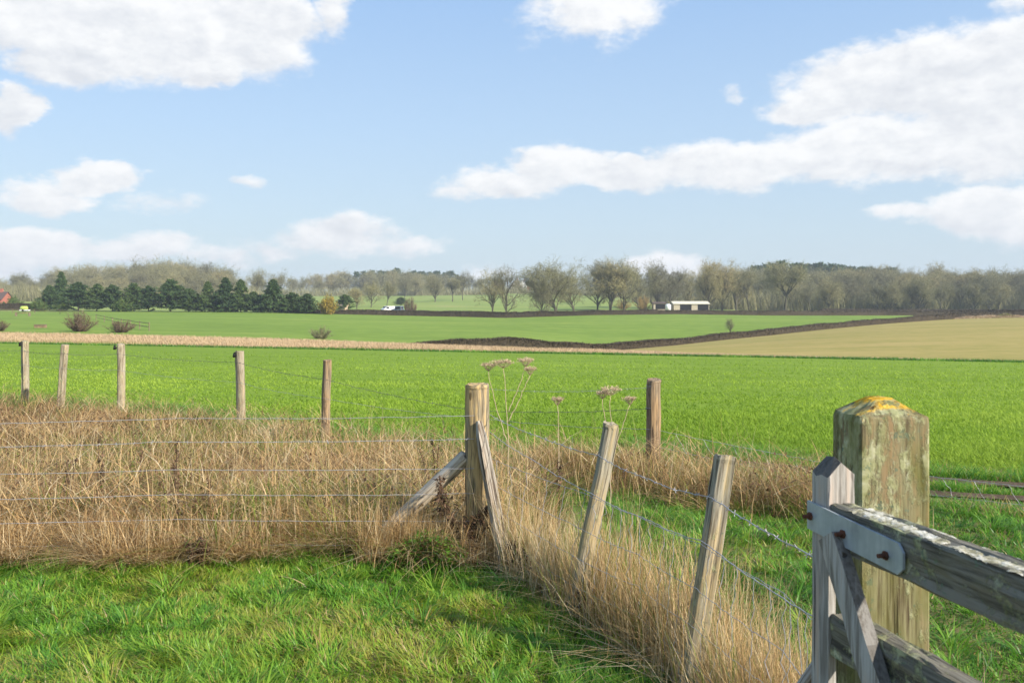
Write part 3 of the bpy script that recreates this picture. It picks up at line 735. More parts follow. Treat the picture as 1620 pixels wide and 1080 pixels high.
# --- right run: two leaning posts, split board, strands and netting down to the gate post
f2 = empty('netting_fence', (*LEAN1, 0), 'sagging wire netting fence on two leaning posts between corner post and gate', 'fence')
p1t = (.555, 5.12, 1.085); p2t = (.95, 4.10, 1.075)
tag(link('leaning_post', post_mesh('leaning_post', W_lean, 1.11, .047, 5, 16, .98, flat=[(PI * 1.1, .72)], topcut=.1), f2, aim((*LEAN1, 0), p1t)), 'leaning split post farther from the gate')
tag(link('leaning_post', post_mesh('leaning_post', W_lean, 1.09, .046, 9, 16, 1.06, flat=[(PI * 1.0, .75)], topcut=-.1), f2, aim((*LEAN2, 0), p2t)), 'leaning split post nearer the gate')
mb = MB()                                            # split board nailed against the corner post
n = 10; zs = np.linspace(-.1, 1.0, n); rs = np.random.default_rng(3)
prof = np.array([(-.052, -.018), (-.035, .016), (-.012, .022), (-.004, .006), (.004, .02), (.03, .022), (.055, .012), (.05, -.02), (.02, -.024), (.012, -.008), (.0, -.022), (-.02, -.02)])
v = np.concatenate([np.c_[prof * (np.interp(z, [-.1, .9, 1.0], [1.25, 1.0, .5])) + rs.normal(0, .0015, prof.shape), np.full(12, z)] for z in zs])
i, j = np.meshgrid(np.arange(n - 1), np.arange(12), indexing='ij'); i = i.ravel(); j = j.ravel(); k = (j + 1) % 12
mb.add(v, np.stack([i * 12 + j, i * 12 + k, (i + 1) * 12 + k, (i + 1) * 12 + j], 1), [(108, 108 + j, 108 + j + 1) for j in range(1, 11)])
mb.build('board_strut', W_board, f2, False, aim((-.03, 6.02, 0), (-.205, 6.225, .86), .25))
att = lambda b, t, z: tuple(np.array([*b, 0]) + (np.array(t) - np.array([*b, 0])) * (z / t[2]) + np.array([-.045, -.03, 0]))
gp = (GPOST[0] - .105, GPOST[1] + .1)
for z0, z1, z2, z3, r in ((.99, .915, .90, .985, .0023), (.87, .705, .70, .80, .0023)):
    wire(f2, [(CORNER[0] + .085, CORNER[1] - .02, z0), ((CORNER[0] + LEAN1[0]) / 2 + .1, 5.73, (z0 + z1) / 2 - .02), att(LEAN1, p1t, z1), ((LEAN1[0] + LEAN2[0]) / 2 + .13, 4.6, (z1 + z2) / 2 - .035), att(LEAN2, p2t, z2), (*gp, z3)], r, .012, 110, .002, M_wire, .1 if z0 > .9 else 0)
def netting(parent, lines, stays, r, name='netting', mat=None, slant=0.0):
    mb = MB(); P = [wire_pts(l, 120, .008, .002) for l in lines]
    for p in P: tube(mb, p, r, 4, False)
    n = len(P[0])
    for s in stays:
        k = int(s * (n - 1)); pts = []
        for q, p in enumerate(P): pts.append(p[int(np.clip(k + slant * q * 120 / 10, 0, n - 1))])
        pts = np.array(pts); t = np.linspace(0, len(pts) - 1, len(pts) * 4); pp = np.stack([np.interp(t, np.arange(len(pts)), pts[:, i]) for i in range(3)], 1)
        pp[1:-1] += rng.normal(0, .006, pp[1:-1].shape); tube(mb, pp, r * .9, 4, False)
    return mb.build(name, mat or M_wire, parent, True)
lines = []
for z0, z1, z2, z3 in ((.69, .69, .685, .785), (.52, .50, .49, .56), (.36, .34, .33, .38), (.2, .19, .18, .22), (.05, .05, .05, .07)):
    lines.append([(CORNER[0] + .085, CORNER[1] - .02, z0), att(LEAN1, p1t, z1), ((LEAN1[0] + LEAN2[0]) / 2 + .07, 4.6, (z1 + z2) / 2), att(LEAN2, p2t, z2), (.98, 3.3, (z2 + z3) / 2 - .02), (*gp, z3)])
netting(f2, lines, np.arange(.02, 1, .036), .0016)

# --- boundary fence beyond the rough grass
f3 = empty('boundary_fence', (FAR[4][0], FAR[4][1], float(hz(*FAR[4]))), 'old post and barbed wire fence between the dead grass and the crop field', 'fence')
TOPS = [.995, .97, .985, .985, .965, .68, .945]; RAD = [.075, .077, .07, .072, .06, .06, .075]
for i, ((x, y), t, r) in enumerate(zip(FAR[:7], TOPS, RAD)):
    z = float(hz(x, y)); lean = .10 if i == 1 else rng.normal(0, .012)
    o = link('post', post_mesh('post', W_farpale if i in (0, 1, 2, 3) else W_far, t - z, r, 20 + i, 14, .98, topcut=rng.normal(0, .1)), f3, aim((x - lean, y, z), (x, y, t)))
    if i == 6: o['label'] = 'reddish round post with wire wrapped round it'
    if i == 3: o['label'] = 'pale grey post with a black insulator'
    if i in (0, 2, 3):
        mb = MB(); c = (x - r - .018, y - .02, t - .075); tube(mb, [(x - r + .03, y - .02, c[2]), c, (c[0] - .02, c[1], c[2])], [.014, .02, .012], 8)
        tube(mb, [(c[0], c[1], c[2] - .03), (c[0], c[1], c[2] + .04)], [.027, .02], 8); tube(mb, [(c[0], c[1], c[2] + .03), (c[0] + .02, c[1] - .01, c[2] + .055)], [.02, .008], 8)
        mb.build('insulator', M_black, f3, True)
    if i in (6,):
        for zz in (.88, .64): mb = MB(); a = np.linspace(0, 2 * PI, 17); tube(mb, np.c_[x + (r + .003) * np.cos(a), y + (r + .003) * np.sin(a), np.full(17, zz) + rng.normal(0, .003, 17)], .0022, 5, False); mb.build('wire_wrap', M_wire, f3, True)
fp = [(x, y) for x, y in FAR]
def fw(zs, mat=M_oldwire, sag=.03, b=.13, r=.0024):
    wire(f3, [(x - .02, y - RAD[min(i, 6)], z) for i, ((x, y), z) in enumerate(zip(fp, zs)) if z is not None], r, sag, 240, .003, mat, b)
fw([.80, .80, .80, .80, .70, .44, .64])
fw([.52, .52, .50, .48, .43, .35, .42], M_wire, .03, 0)
fw([None, None, None, None, None, .72, .87], M_wire, .05, .13, .0018)
for i, sgn in ((0, 1),):
    wire(f3, [(-16.5, 22.4, .7), (-9.97, 18.5, .8)], .0024, .02, 50, .003, M_oldwire, .13)
e = FAR[7]; k = FAR[6]
ln = []
for za, zb in ((.40, .22), (.22, .06), (.05, -.05), (-.08, -.13)):
    ln.append([(k[0] + .06, k[1] - .05, za), (k[0] + 1.6, k[1] - 1.0 - .06 * za, za * .55 + zb * .45 - .11), (k[0] + 2.8, k[1] - 1.95 - .2 * za, (za * .25 + zb * .75) - .06), (e[0], e[1], zb), (e[0] + 2, e[1] - 1.3, zb)])
netting(f3, ln, np.arange(.03, .95, .042), .0021, 'netting', M_wire, .18)

# ------------------------------------------------------------------ gate post and gate
def gate_post():
    g = empty('gate_post', (*GPOST, 0), 'thick square gate post with lichen and an orange crusted pyramid top', 'gate post')
    s, H = .098, 1.442; mb = MB(); rs = np.random.default_rng(5)
    ring = []
    for a, b in ((-1, -1), (1, -1), (1, 1), (-1, 1)):     # chamfered corners
        for t in ((1, 0) if (a * b > 0) else (0, 1)):
            ring.append((a * (s - (.006 if t == 0 else 0)), b * (s - (.006 if t == 1 else 0))))
    ring = np.array(ring)
    pts = []
    for a in range(8):                                # extra points along the faces let the faces undulate
        p, q = ring[a], ring[(a + 1) % 8]; L = np.linalg.norm(q - p)
        for t in (np.linspace(0, 1, 7)[:-1] if L > .05 else [0]): pts.append(p + (q - p) * t)
    ring = np.array(pts); m = len(ring)
    zs = np.concatenate([np.linspace(-.3, H - .012, 40), [H, H + .006]]); n = len(zs)
    und = rs.normal(0, .0016, m)
    v = []
    for z in zs:
        sc_ = 1.0 if z < H - .01 else (.985 if z < H + .001 else .955)
        v.append(np.c_[ring * sc_ * (1 + und[:, None] + rs.normal(0, .002, (m, 1))), np.full(m, z) + (rs.normal(0, .003, m) if z > H - .01 else 0)])
    for f in (.62, .3): v.append(np.c_[ring * f * (1 + rs.normal(0, .03, (m, 1))), np.full(m, H + .006 + (.955 - f) * .052 + .006 * (f < .5)) + rs.normal(0, .003, m)])
    v = np.vstack(v + [np.array([[.0, .0, H + .054]])]); n += 2
    i, j = np.meshgrid(np.arange(n - 1), np.arange(m), indexing='ij'); i = i.ravel(); j = j.ravel(); k = (j + 1) % m
    mb.add(v, np.stack([i * m + j, i * m + k, (i + 1) * m + k, (i + 1) * m + j], 1), [(n * m, (n - 1) * m + j, (n - 1) * m + (j + 1) % m) for j in range(m)])
    mb.build('post', W_gpost, g, False, Matrix.Translation((*GPOST, 0)) @ Matrix.Rotation(R(2), 4, 'Z'))
    link('strut', post_mesh('strut', W_board, .92, .024, 8, 12, .95), g, aim((.47, 2.72, 0), (.905, 2.64, .765)))
gate_post()

GA = np.array([.759, 2.30]); gr = np.array([.238, -.971]); gn = np.array([.971, .238])      # gate corner, along the rail, across it
def gate():
    g = empty('field_gate', (*GA, 0), 'weathered wooden field gate with a lichened top rail and galvanised strap', 'gate')
    AX = np.array([[*gr, 0], [*gn, 0], [0, 0, 1]])
    def W(l, t, z): p = GA + gr * l + gn * t; return np.array([p[0], p[1], z])
    def beam(name, mat, l0, l1, t0, t1, z0, z1, seed, wob=.0025, cuts=24, zfun=None):
        """a sawn timber with worn arrises; grain along its length (local z)"""
        rs = np.random.default_rng(seed); mb = MB(); n = cuts; w, h = t1 - t0, z1 - z0; c = .006
        pr = []
        P = [(-w / 2 + c, -h / 2), (w / 2 - c, -h / 2), (w / 2, -h / 2 + c), (w / 2, h / 2 - c), (w / 2 - c, h / 2), (-w / 2 + c, h / 2), (-w / 2, h / 2 - c), (-w / 2, -h / 2 + c)]
        for a in range(8):
            p, q = np.array(P[a]), np.array(P[(a + 1) % 8])
            for t in (np.linspace(0, 1, 6)[:-1] if np.linalg.norm(q - p) > .02 else [0]): pr.append(p + (q - p) * t)
        pr = np.array(pr); m = len(pr); L = l1 - l0
        base = rs.normal(0, wob, (m, 2)); v = []
        for s in np.linspace(0, L, n):
            base = base * .8 + rs.normal(0, wob * .6, (m, 2)); v.append(np.c_[pr + base, np.full(m, s)])
        v = np.vstack(v + [np.array([[0, 0, 0], [0, 0, L]])])
        i, j = np.meshgrid(np.arange(n - 1), np.arange(m), indexing='ij'); i = i.ravel(); j = j.ravel(); k = (j + 1) % m
        tr = [(n * m, (j + 1) % m, j) for j in range(m)] + [(n * m + 1, (n - 1) * m + j, (n - 1) * m + (j + 1) % m) for j in range(m)]
        mb.add(v, np.stack([i * m + j, i * m + k, (i + 1) * m + k, (i + 1) * m + j], 1), tr)
        o = W(l0, (t0 + t1) / 2, (z0 + z1) / 2)
        M = Matrix(((gn[0], 0, gr[0], o[0]), (gn[1], 0, gr[1], o[1]), (0, 1, 0, o[2]), (0, 0, 0, 1)))
        return mb.build(name, mat, g, False, M)
    # stile with a weathered sloping head
    mb = MB(); rs = np.random.default_rng(2); zs = [.0, .3, .6, .8, 1.0, 1.165, 1.172, 1.27, 1.31]
    sq = np.array([(0, 0), (.02, -.002), (.04, .0), (.066, .0), (.07, .004), (.07, .035), (.068, .074), (.06, .078), (.01, .078), (0, .074), (.001, .04)]); m = len(sq)
    v = []
    for z in zs: v.append(np.array([W(a + rs.normal(0, .0008), b * (.3 if z < 1.17 else 1.0) + rs.normal(0, .0008), z) for a, b in sq]))
    head = []
    for a, b in sq: head.append(W(a, b, 1.376 - .042 * min(1, abs(b - .039) / .034) + rs.normal(0, .003)))
    v.append(np.array(head)); v = np.vstack(v + [np.array([W(.036, .039, 1.378)])]); n = len(zs) + 1
    i, j = np.meshgrid(np.arange(n - 1), np.arange(m), indexing='ij'); i = i.ravel(); j = j.ravel(); k = (j + 1) % m
    mb.add(v, np.stack([i * m + j, i * m + k, (i + 1) * m + k, (i + 1) * m + j], 1), [(n * m, (n - 1) * m + j, (n - 1) * m + (j + 1) % m) for j in range(m)])
    mb.build('stile', W_stile, g)
    beam('top_rail', W_rail, .072, 2.4, .002, .078, 1.162, 1.268, 11, .0028, 60)
    # crust of pale lichen on the top of the rail, a separate lumpy growth
    mb = MB(); nl, nw = 420, 24; l = np.linspace(.14, 2.3, nl); t = np.linspace(.004, .076, nw); Lg, Tg = np.meshgrid(l, t, indexing='ij')
    cov = vnoise(Lg, Tg * 1.3, .09, 71) * .5 + vnoise(Lg, Tg, .028, 72) * .3 + vnoise(Lg, Tg, .013, 73) * .2 + .05 - .25 * np.clip((.022 - Tg) / .02, 0, 1) * (Lg < .4)
    hgt = np.clip(cov - .53, -.3, .3); Z = 1.2675 + np.minimum(hgt, .08) * .032 + rng.normal(0, .0006, Lg.shape)
    Pw = GA[None, None] + gr[None, None] * Lg[..., None] + gn[None, None] * Tg[..., None]; v = np.concatenate([Pw, Z[..., None]], 2).reshape(-1, 3)
    i, j = np.meshgrid(np.arange(nl - 1), np.arange(nw - 1), indexing='ij'); i = i.ravel(); j = j.ravel()
    q = np.stack([i * nw + j, i * nw + j + 1, (i + 1) * nw + j + 1, (i + 1) * nw + j], 1)
    hq = hgt.ravel()[q].max(1); q = q[hq > 0]
    mb.add(v, q); mb.build('lichen', M_lich, g, True)
    beam('lower_rail', W_rail, .072, 2.4, .004, .074, .90, 1.0, 12, .003, 50)
    beam('lower_rail', W_rail, .072, 2.4, .004, .074, .62, .71, 13, .003, 50)
    beam('lower_rail', W_rail, .072, 2.4, .004, .074, .36, .45, 14, .003, 50)
    beam('lower_rail', W_rail, .072, 2.4, .004, .074, .10, .19, 15, .003, 50)
    beam('hanging_stile', W_stile, 2.33, 2.402, -.002, .082, .02, 1.36, 16, .001, 4)
    # brace from under the strap down along the rails
    a, b = W(.105, -.016, 1.20), W(.70, -.016, .25); L = np.linalg.norm(b - a); dz_ = (b - a) / L; nn = np.array([*gn, 0]); sx = np.cross(nn, dz_)
    mb = MB(); rs = np.random.default_rng(8); n = 14; v = []
    for s in np.linspace(0, L, n): v.append(np.array([a + dz_ * s + sx * (u + rs.normal(0, .0015)) + nn * (w + rs.normal(0, .001)) for u, w in ((-.034, -.016), (0, -.018), (.034, -.016), (.034, .014), (0, .015), (-.034, .014))]))
    v = np.vstack(v); i, j = np.meshgrid(np.arange(n - 1), np.arange(6), indexing='ij'); i = i.ravel(); j = j.ravel(); k = (j + 1) % 6
    mb.add(v, np.stack([i * 6 + j, i * 6 + k, (i + 1) * 6 + k, (i + 1) * 6 + j], 1), [(0, 1, 2), (0, 2, 3), (0, 3, 4), (0, 4, 5)])
    mb.build('brace', W_stile, g)
    # galvanised strap
    def strap():
        out = [(-.008, 1.192), (.345, 1.176), (.362, 1.192), (.362, 1.226), (.346, 1.244), (-.008, 1.262)]
        mb = MB(); v = np.array([W(l, -.010, z) for l, z in out] + [W(l, -.004, z) for l, z in out]); m = 6
        mb.add(v, [(j, (j + 1) % 6, 6 + (j + 1) % 6, 6 + j) for j in range(6)] + [(0, 5, 4, 1), (1, 4, 3, 2), (6, 7, 10, 11), (7, 8, 9, 10)])
        s = mb.build('strap', M_galv, g)
        for l, z in ((.008, 1.226), (.147, 1.215), (.306, 1.207)):
            mb = MB(); tube(mb, [W(l, -.006, z), W(l, -.015, z)], .0105, 6); tube(mb, [W(l, -.012, z), W(l, -.031, z)], [.0055, .005], 8)
            bo = mb.mesh('bolt', M_rust); o = bpy.data.objects.new('bolt', bo); col.objects.link(o); o.parent = s
            o.matrix_local = Matrix.Identity(4)
    strap()
gate()

# ------------------------------------------------------------------ dead plants by the fence
def hogweed(x, y, h, heads, label, seed):
    rs = np.random.default_rng(seed); z = float(ground_z(np.array(x), np.array(y)))
    o = empty('hogweed', (x, y, z), label, 'dead plant', 'dried hogweed plants beyond the corner post')
    for (dx_, top, fork, w) in heads:
        mb = MB(); px_, pz = x + dx_, z + top
        if fork is None: path = np.array([(x, y, z), (x + .01, y, z + top * .5), (px_, y, pz - .02)])
        else: path = np.array([(x, y, z + fork), (x + dx_ * .5, y, z + fork + (top - fork) * .42), (px_, y, pz - .02)])
        t = np.linspace(0, 2, 14); pp = np.stack([np.interp(t, np.arange(3), path[:, i]) for i in range(3)], 1) + rs.normal(0, .003, (14, 3))
        tube(mb, pp, np.linspace(.006 if fork is None else .004, .0025, 14), 6); mb.build('stem', M_hog, o, True)
        mb = MB()                                        # umbel: rays spreading from the stem tip, each ending in a small spray
        c = pp[-1]; nray = int(18 + w * 60)
        for a in np.arange(nray) / nray * 2 * PI:
            rr = w * .5 * (.35 + .65 * rs.random() ** .5); e = c + np.array([rr * math.cos(a), rr * math.sin(a), .035 + .02 * rs.random() + .12 * (w * .5 - rr)])
            tube(mb, [c, (c + e) / 2 + np.array([0, 0, -.006]), e], .0014, 3, False, tint=rs.random())
            for _ in range(9):
                d_ = rs.normal(0, 1, 3) * np.array([.016, .016, .007]) + np.array([0, 0, .012]); tube(mb, [e, e + d_], .0009, 3, False, tint=rs.random())
                p = e + d_; s_ = rs.normal(0, .0045, (3, 3)); mb.add(p + s_, None, [(0, 1, 2)], rs.random())
        mb.build('umbel', M_hog, o)
def pw(px, py, D): return (px - 810) / F * D, D, EYE - (py - HORIZON) * D / F
D_ = 7.6
x0 = pw(803, 0, D_)[0]
g0 = float(hz(x0, D_))
hg = lambda px, py: (pw(px, 0, D_)[0], pw(px, py, D_)[2] - g0)
hogweed(x0, D_, 1.2, [(pw(797, 0, D_)[0] - x0, hg(797, 578)[1], None, .145), (pw(832, 0, D_)[0] - x0, hg(832, 576)[1], .86 * hg(0, 640)[1] / .92, .12), (pw(772, 0, D_)[0] - x0, hg(772, 586)[1], .62, .10), (pw(838, 0, D_)[0] - x0, hg(838, 590)[1], .8, .08)], 'tall dried hogweed with pale flat seed heads just right of the corner post', 31)
D_ = 7.9; x0 = pw(965, 0, D_)[0]
hogweed(x0, D_, 1., [(0, hg(963, 622)[1], None, .15), (pw(996, 0, D_)[0] - x0, hg(996, 638)[1], .45, .09), (pw(953, 0, D_)[0] - x0, hg(953, 628)[1], .5, .10)], 'dried hogweed with wide umbel standing behind the leaning post', 32)
x0 = pw(882, 0, D_)[0]
hogweed(x0, D_, 1., [(0, hg(882, 638)[1], None, .085)], 'small dried hogweed head between corner post and leaning post', 33)

def dock(x, y, h, seed, label, group='dead dock stalks in the rough grass', lean=(0, 0)):
    rs = np.random.default_rng(seed); z = float(ground_z(np.array(x), np.array(y)))
    mb = MB(); nst = rs.integers(1, 4)
    for s in range(nst):
        t = np.linspace(0, 1, 9); lx, ly = lean[0] + rs.normal(0, .10), lean[1] + rs.normal(0, .1); hh = h * rs.uniform(.75, 1.05)
        p = np.stack([x + lx * t * hh + rs.normal(0, .004, 9), y + ly * t * hh, z + hh * t], 1); tube(mb, p, np.linspace(.006, .0025, 9), 5, tint=.6)
        for k in range(int(120 * hh)):
            u = rs.uniform(.35, 1.0); c = np.array([np.interp(u, t, p[:, i]) for i in range(3)]) + rs.normal(0, .022 * (1.25 - u), 3); mb.add(c + rs.normal(0, .0085, (3, 3)), None, [(0, 1, 2)], rs.random())
    return tag(mb.build('dock_stalk', M_weed), label, 'dead plant', group)
DL = 'dark brown dead dock stalk standing among the dry grass behind the strand wires'
for i, (px, D, h) in enumerate([(283, 6.8, .72), (335, 6.75, .60), (105, 7.2, .6), (160, 7.7, .62), (300, 7.5, .6), (690, 8.3, .62), (520, 9.4, .55), (215, 7.9, .6), (885, 7.6, .55)]):
    x = (px - 810) / F * D; dock(x, D, h, 50 + i, DL if px != 885 else 'dark dead dock stalk under the small hogweed right of the corner post')

def vine(path, label, seed, dens=420, spread=.022, drop=.10, name='dead_vine'):
    rs = np.random.default_rng(seed); mb = MB(); k = np.array(path, float); m = len(k); t = np.linspace(0, m - 1, 24)
    p = np.stack([np.interp(t, np.arange(m), k[:, i]) for i in range(3)], 1) + rs.normal(0, .008, (24, 3)); tube(mb, p, .006, 5, tint=.5)
    for _ in range(dens):
        u = rs.uniform(0, m - 1); c = np.array([np.interp(u, np.arange(m), k[:, i]) for i in range(3)]) + rs.normal(0, spread, 3); c[2] -= rs.random() ** 2 * drop
        mb.add(c + rs.normal(0, .011, (3, 3)), None, [(0, 1, 2)], rs.random())
        if rs.random() < .12: e = c + np.array([rs.normal(0, .02), rs.normal(0, .02), -rs.uniform(.04, .16)]); tube(mb, [c, e], .0014, 3, False, tint=.3)
    return tag(mb.build(name, M_weed), label, 'dead plant')
vine([pw(695, 752, 6.2), pw(700, 785, 6.2), pw(716, 825, 6.2), pw(738, 830, 6.18), pw(758, 815, 6.15), pw(772, 800, 6.12)], 'dark withered climber hanging between the strut and the corner post', 71, 620, .016, .14)
vine([pw(742, 835, 6.15), pw(748, 862, 6.12), pw(744, 885, 6.1)], 'dark withered growth round the foot of the corner post', 73, 380, .03, .05)
vine([pw(806, 858, 5.9), pw(826, 872, 5.75), pw(848, 905, 5.6), pw(872, 935, 5.4)], 'blackened dead stems slumped right of the split board', 72, 560, .02, .13)
vine([pw(918, 940, 5.05), pw(930, 975, 4.98), pw(936, 1000, 4.92)], 'blackened dead weed at the foot of the farther leaning post', 74, 240, .02, .05)
def clump():                                         # dark seed-head clump at the lawn's edge
    rs = np.random.default_rng(9); c0 = np.array(pw(312, 866, 6.05)); mb = MB()
    n = 2600; d_ = rs.normal(0, 1, (n, 3)); d_ /= np.linalg.norm(d_, axis=1)[:, None]; rr = rs.random(n) ** .45
    P = c0 + d_ * rr[:, None] * np.array([.088, .06, .05]); P[:, 2] += .02 * np.sin(P[:, 0] * 60)
    for p in P: mb.add(p + rs.normal(0, .0065, (3, 3)), None, [(0, 1, 2)], rs.random())
    for _ in range(16): a = rs.uniform(-.5, .5, 2); tube(mb, [(c0[0] + a[0] * .1, c0[1], 0), (c0[0] + a[0] * .16, c0[1] + a[1] * .1, c0[2] + .01)], .003, 4, False, tint=.6)
    tag(mb.build('seed_clump', M_weed), 'dark brown clump of dead seed heads at the edge of the lawn', 'dead plant')
clump()

def leafy():                                         # low bright nettle-like leaves at the foot of the corner post
    rs = np.random.default_rng(12); mb = MB(); n = 2600
    x = rs.uniform(-.82, -.30, n); y = 6.12 + rs.normal(0, .09, n); z = .02 + .20 * rs.random(n) ** .8 * np.clip(1.2 - np.abs(x + .55) * 2.6, .3, 1)
    A = np.stack([x, y, z], 1); d_ = rs.normal(0, 1, (n, 3)); d_[:, 2] = np.abs(d_[:, 2]) * .4; d_ /= np.linalg.norm(d_, axis=1)[:, None]; sv = np.cross(d_, rs.normal(0, 1, (n, 3)) * .3 + np.array([0, 0, 1])); sv /= np.linalg.norm(sv, axis=1)[:, None]
    L = rs.uniform(.018, .04, n)[:, None]; v = np.stack([A, A + d_ * L * .5 - sv * L * .3, A + d_ * L, A + d_ * L * .5 + sv * L * .3], 1).reshape(-1, 3)
    mb.add(v, np.arange(4 * n).reshape(-1, 4), None, np.repeat(np.clip(rs.normal(.25, .14, n), 0, .5), 4))
    for _ in range(70): a = rs.integers(n); tube(mb, [(x[a] + rs.normal(0, .02), y[a], 0), A[a]], .002, 3, False, tint=.3)
    tag(mb.build('leafy_weed', M_lawn), 'patch of bright leafy green weeds left of the corner post foot', 'weeds')
leafy()

# ------------------------------------------------------------------ trees
def perp(d_, rs):
    a = rs.normal(0, 1, 3); a -= d_ * np.dot(a, d_); return a / (np.linalg.norm(a) + 1e-9)
def bare_tree(seed, H=1.0, spread=.5, trunk_h=.22, limbs=7, upright=.5, twigs=9000, tr=.022, droop=.0, forked=False, low=.24):
    """unit-height leafless tree: trunk and limbs in one mesh, the fine crown in another"""
    rs = np.random.default_rng(seed); tm, cm = MB(), MB(); tips = []
    def grow(p, d_, L, r, lev):
        n = 6; pts = [p.copy()]; dd = d_.copy()
        for s in range(n):
            dd = dd + perp(dd, rs) * (.10 + .08 * lev) + np.array([0, 0, (.06 if lev < 3 else -.02) - droop * lev * .05]); dd /= np.linalg.norm(dd); pts.append(pts[-1] + dd * L / n)
        pts = np.array(pts); rad = np.linspace(r, r * .45, n + 1)
        tube(tm if lev < 3 else cm, pts, rad, 7 if lev == 0 else (5 if lev < 3 else 3), lev == 0, tint=rs.random())
        if lev >= 4: tips.append(pts); return
        nb = {0: limbs, 1: 6, 2: 6, 3: 4}[lev]
        for b in range(nb):
            u = rs.uniform(.35, 1.0) if lev else rs.uniform(low, 1.0) if not forked else rs.uniform(.8, 1.0)
            if b == nb - 1: u = 1.0
            k = u * n; i0 = min(int(k), n - 1); pp = pts[i0] + (pts[i0 + 1] - pts[i0]) * (k - i0); dl = pts[i0 + 1] - pts[i0]; dl /= np.linalg.norm(dl)
            ang = rs.uniform(.45, 1.05) * (1.35 - upright - .45 * (u - .5) if lev == 0 else 1.0)
            nd = dl * math.cos(ang) + perp(dl, rs) * math.sin(ang); nd[2] += .12; nd /= np.linalg.norm(nd)
            if lev == 0:
                l2 = spread * rs.uniform(.75, 1.05) * (1.0 - .4 * abs(u - .5))
            else: l2 = L * rs.uniform(.45, .72)
            grow(pp, nd, l2, max(r * .5 * (1.15 - .4 * u), .0012), lev + 1)
    th = trunk_h if forked else .52
    grow(np.array([0, 0, -.03]), np.array([rs.normal(0, .03), rs.normal(0, .03), 1.0]), th, tr, 0)
    T = len(tips); per = max(1, int(twigs / max(T, 1)))
    A = np.concatenate([t[rs.integers(0, 7, per)] for t in tips]); n = len(A)
    d_ = rs.normal(0, 1, (n, 3)); d_[:, 2] += .35 - droop; d_ /= np.linalg.norm(d_, axis=1)[:, None]
    L = rs.uniform(.03, .085, n); E = A + d_ * L[:, None]; sv = np.cross(d_, rs.normal(0, 1, (n, 3))); sv /= np.linalg.norm(sv, axis=1)[:, None]; w = rs.uniform(.0010, .0024, n)[:, None]
    v = np.stack([A - sv * w, A + sv * w, E], 1).reshape(-1, 3); cm.add(v, None, np.arange(3 * n).reshape(-1, 3), np.repeat(np.clip(rs.normal(.5, .25, n), 0, 1), 3))
    allv = np.concatenate(cm.v); top = np.percentile(allv[:, 2], 99.4); wid = np.percentile(np.hypot(allv[:, 0], allv[:, 1]), 95)
    for m in (tm, cm): m.v = [x / top for x in m.v]
    return tm.mesh('trunk', M_bark), cm.mesh('crown', M_twig), wid / top

OAKS = [bare_tree(101, spread=.50, limbs=13), bare_tree(102, spread=.54, limbs=13, upright=.35), bare_tree(103, spread=.44, limbs=14, upright=.6, low=.2), bare_tree(104, spread=.46, limbs=9, upright=.3, forked=True, trunk_h=.32, tr=.026, twigs=7000)]
TALL = [bare_tree(111, spread=.34, limbs=16, upright=.75, tr=.018, low=.18), bare_tree(112, spread=.38, limbs=15, upright=.7, tr=.02, low=.16)]
OPEN = [bare_tree(121, spread=.36, limbs=14, upright=.25, twigs=2600, tr=.024, low=.16), bare_tree(122, spread=.40, limbs=15, upright=.2, twigs=2800, tr=.024, low=.14)]
THICK = [bare_tree(131, spread=.46, limbs=20, upright=.45, low=.07, twigs=12000), bare_tree(132, spread=.50, limbs=20, upright=.4, low=.06, twigs=12000), bare_tree(133, spread=.42, limbs=22, upright=.6, low=.08, twigs=12000)]
for q in (OAKS, TALL, OPEN):
    for t_, c_, w_ in q: print('tree', len(t_.polygons), len(c_.polygons), round(w_, 2))

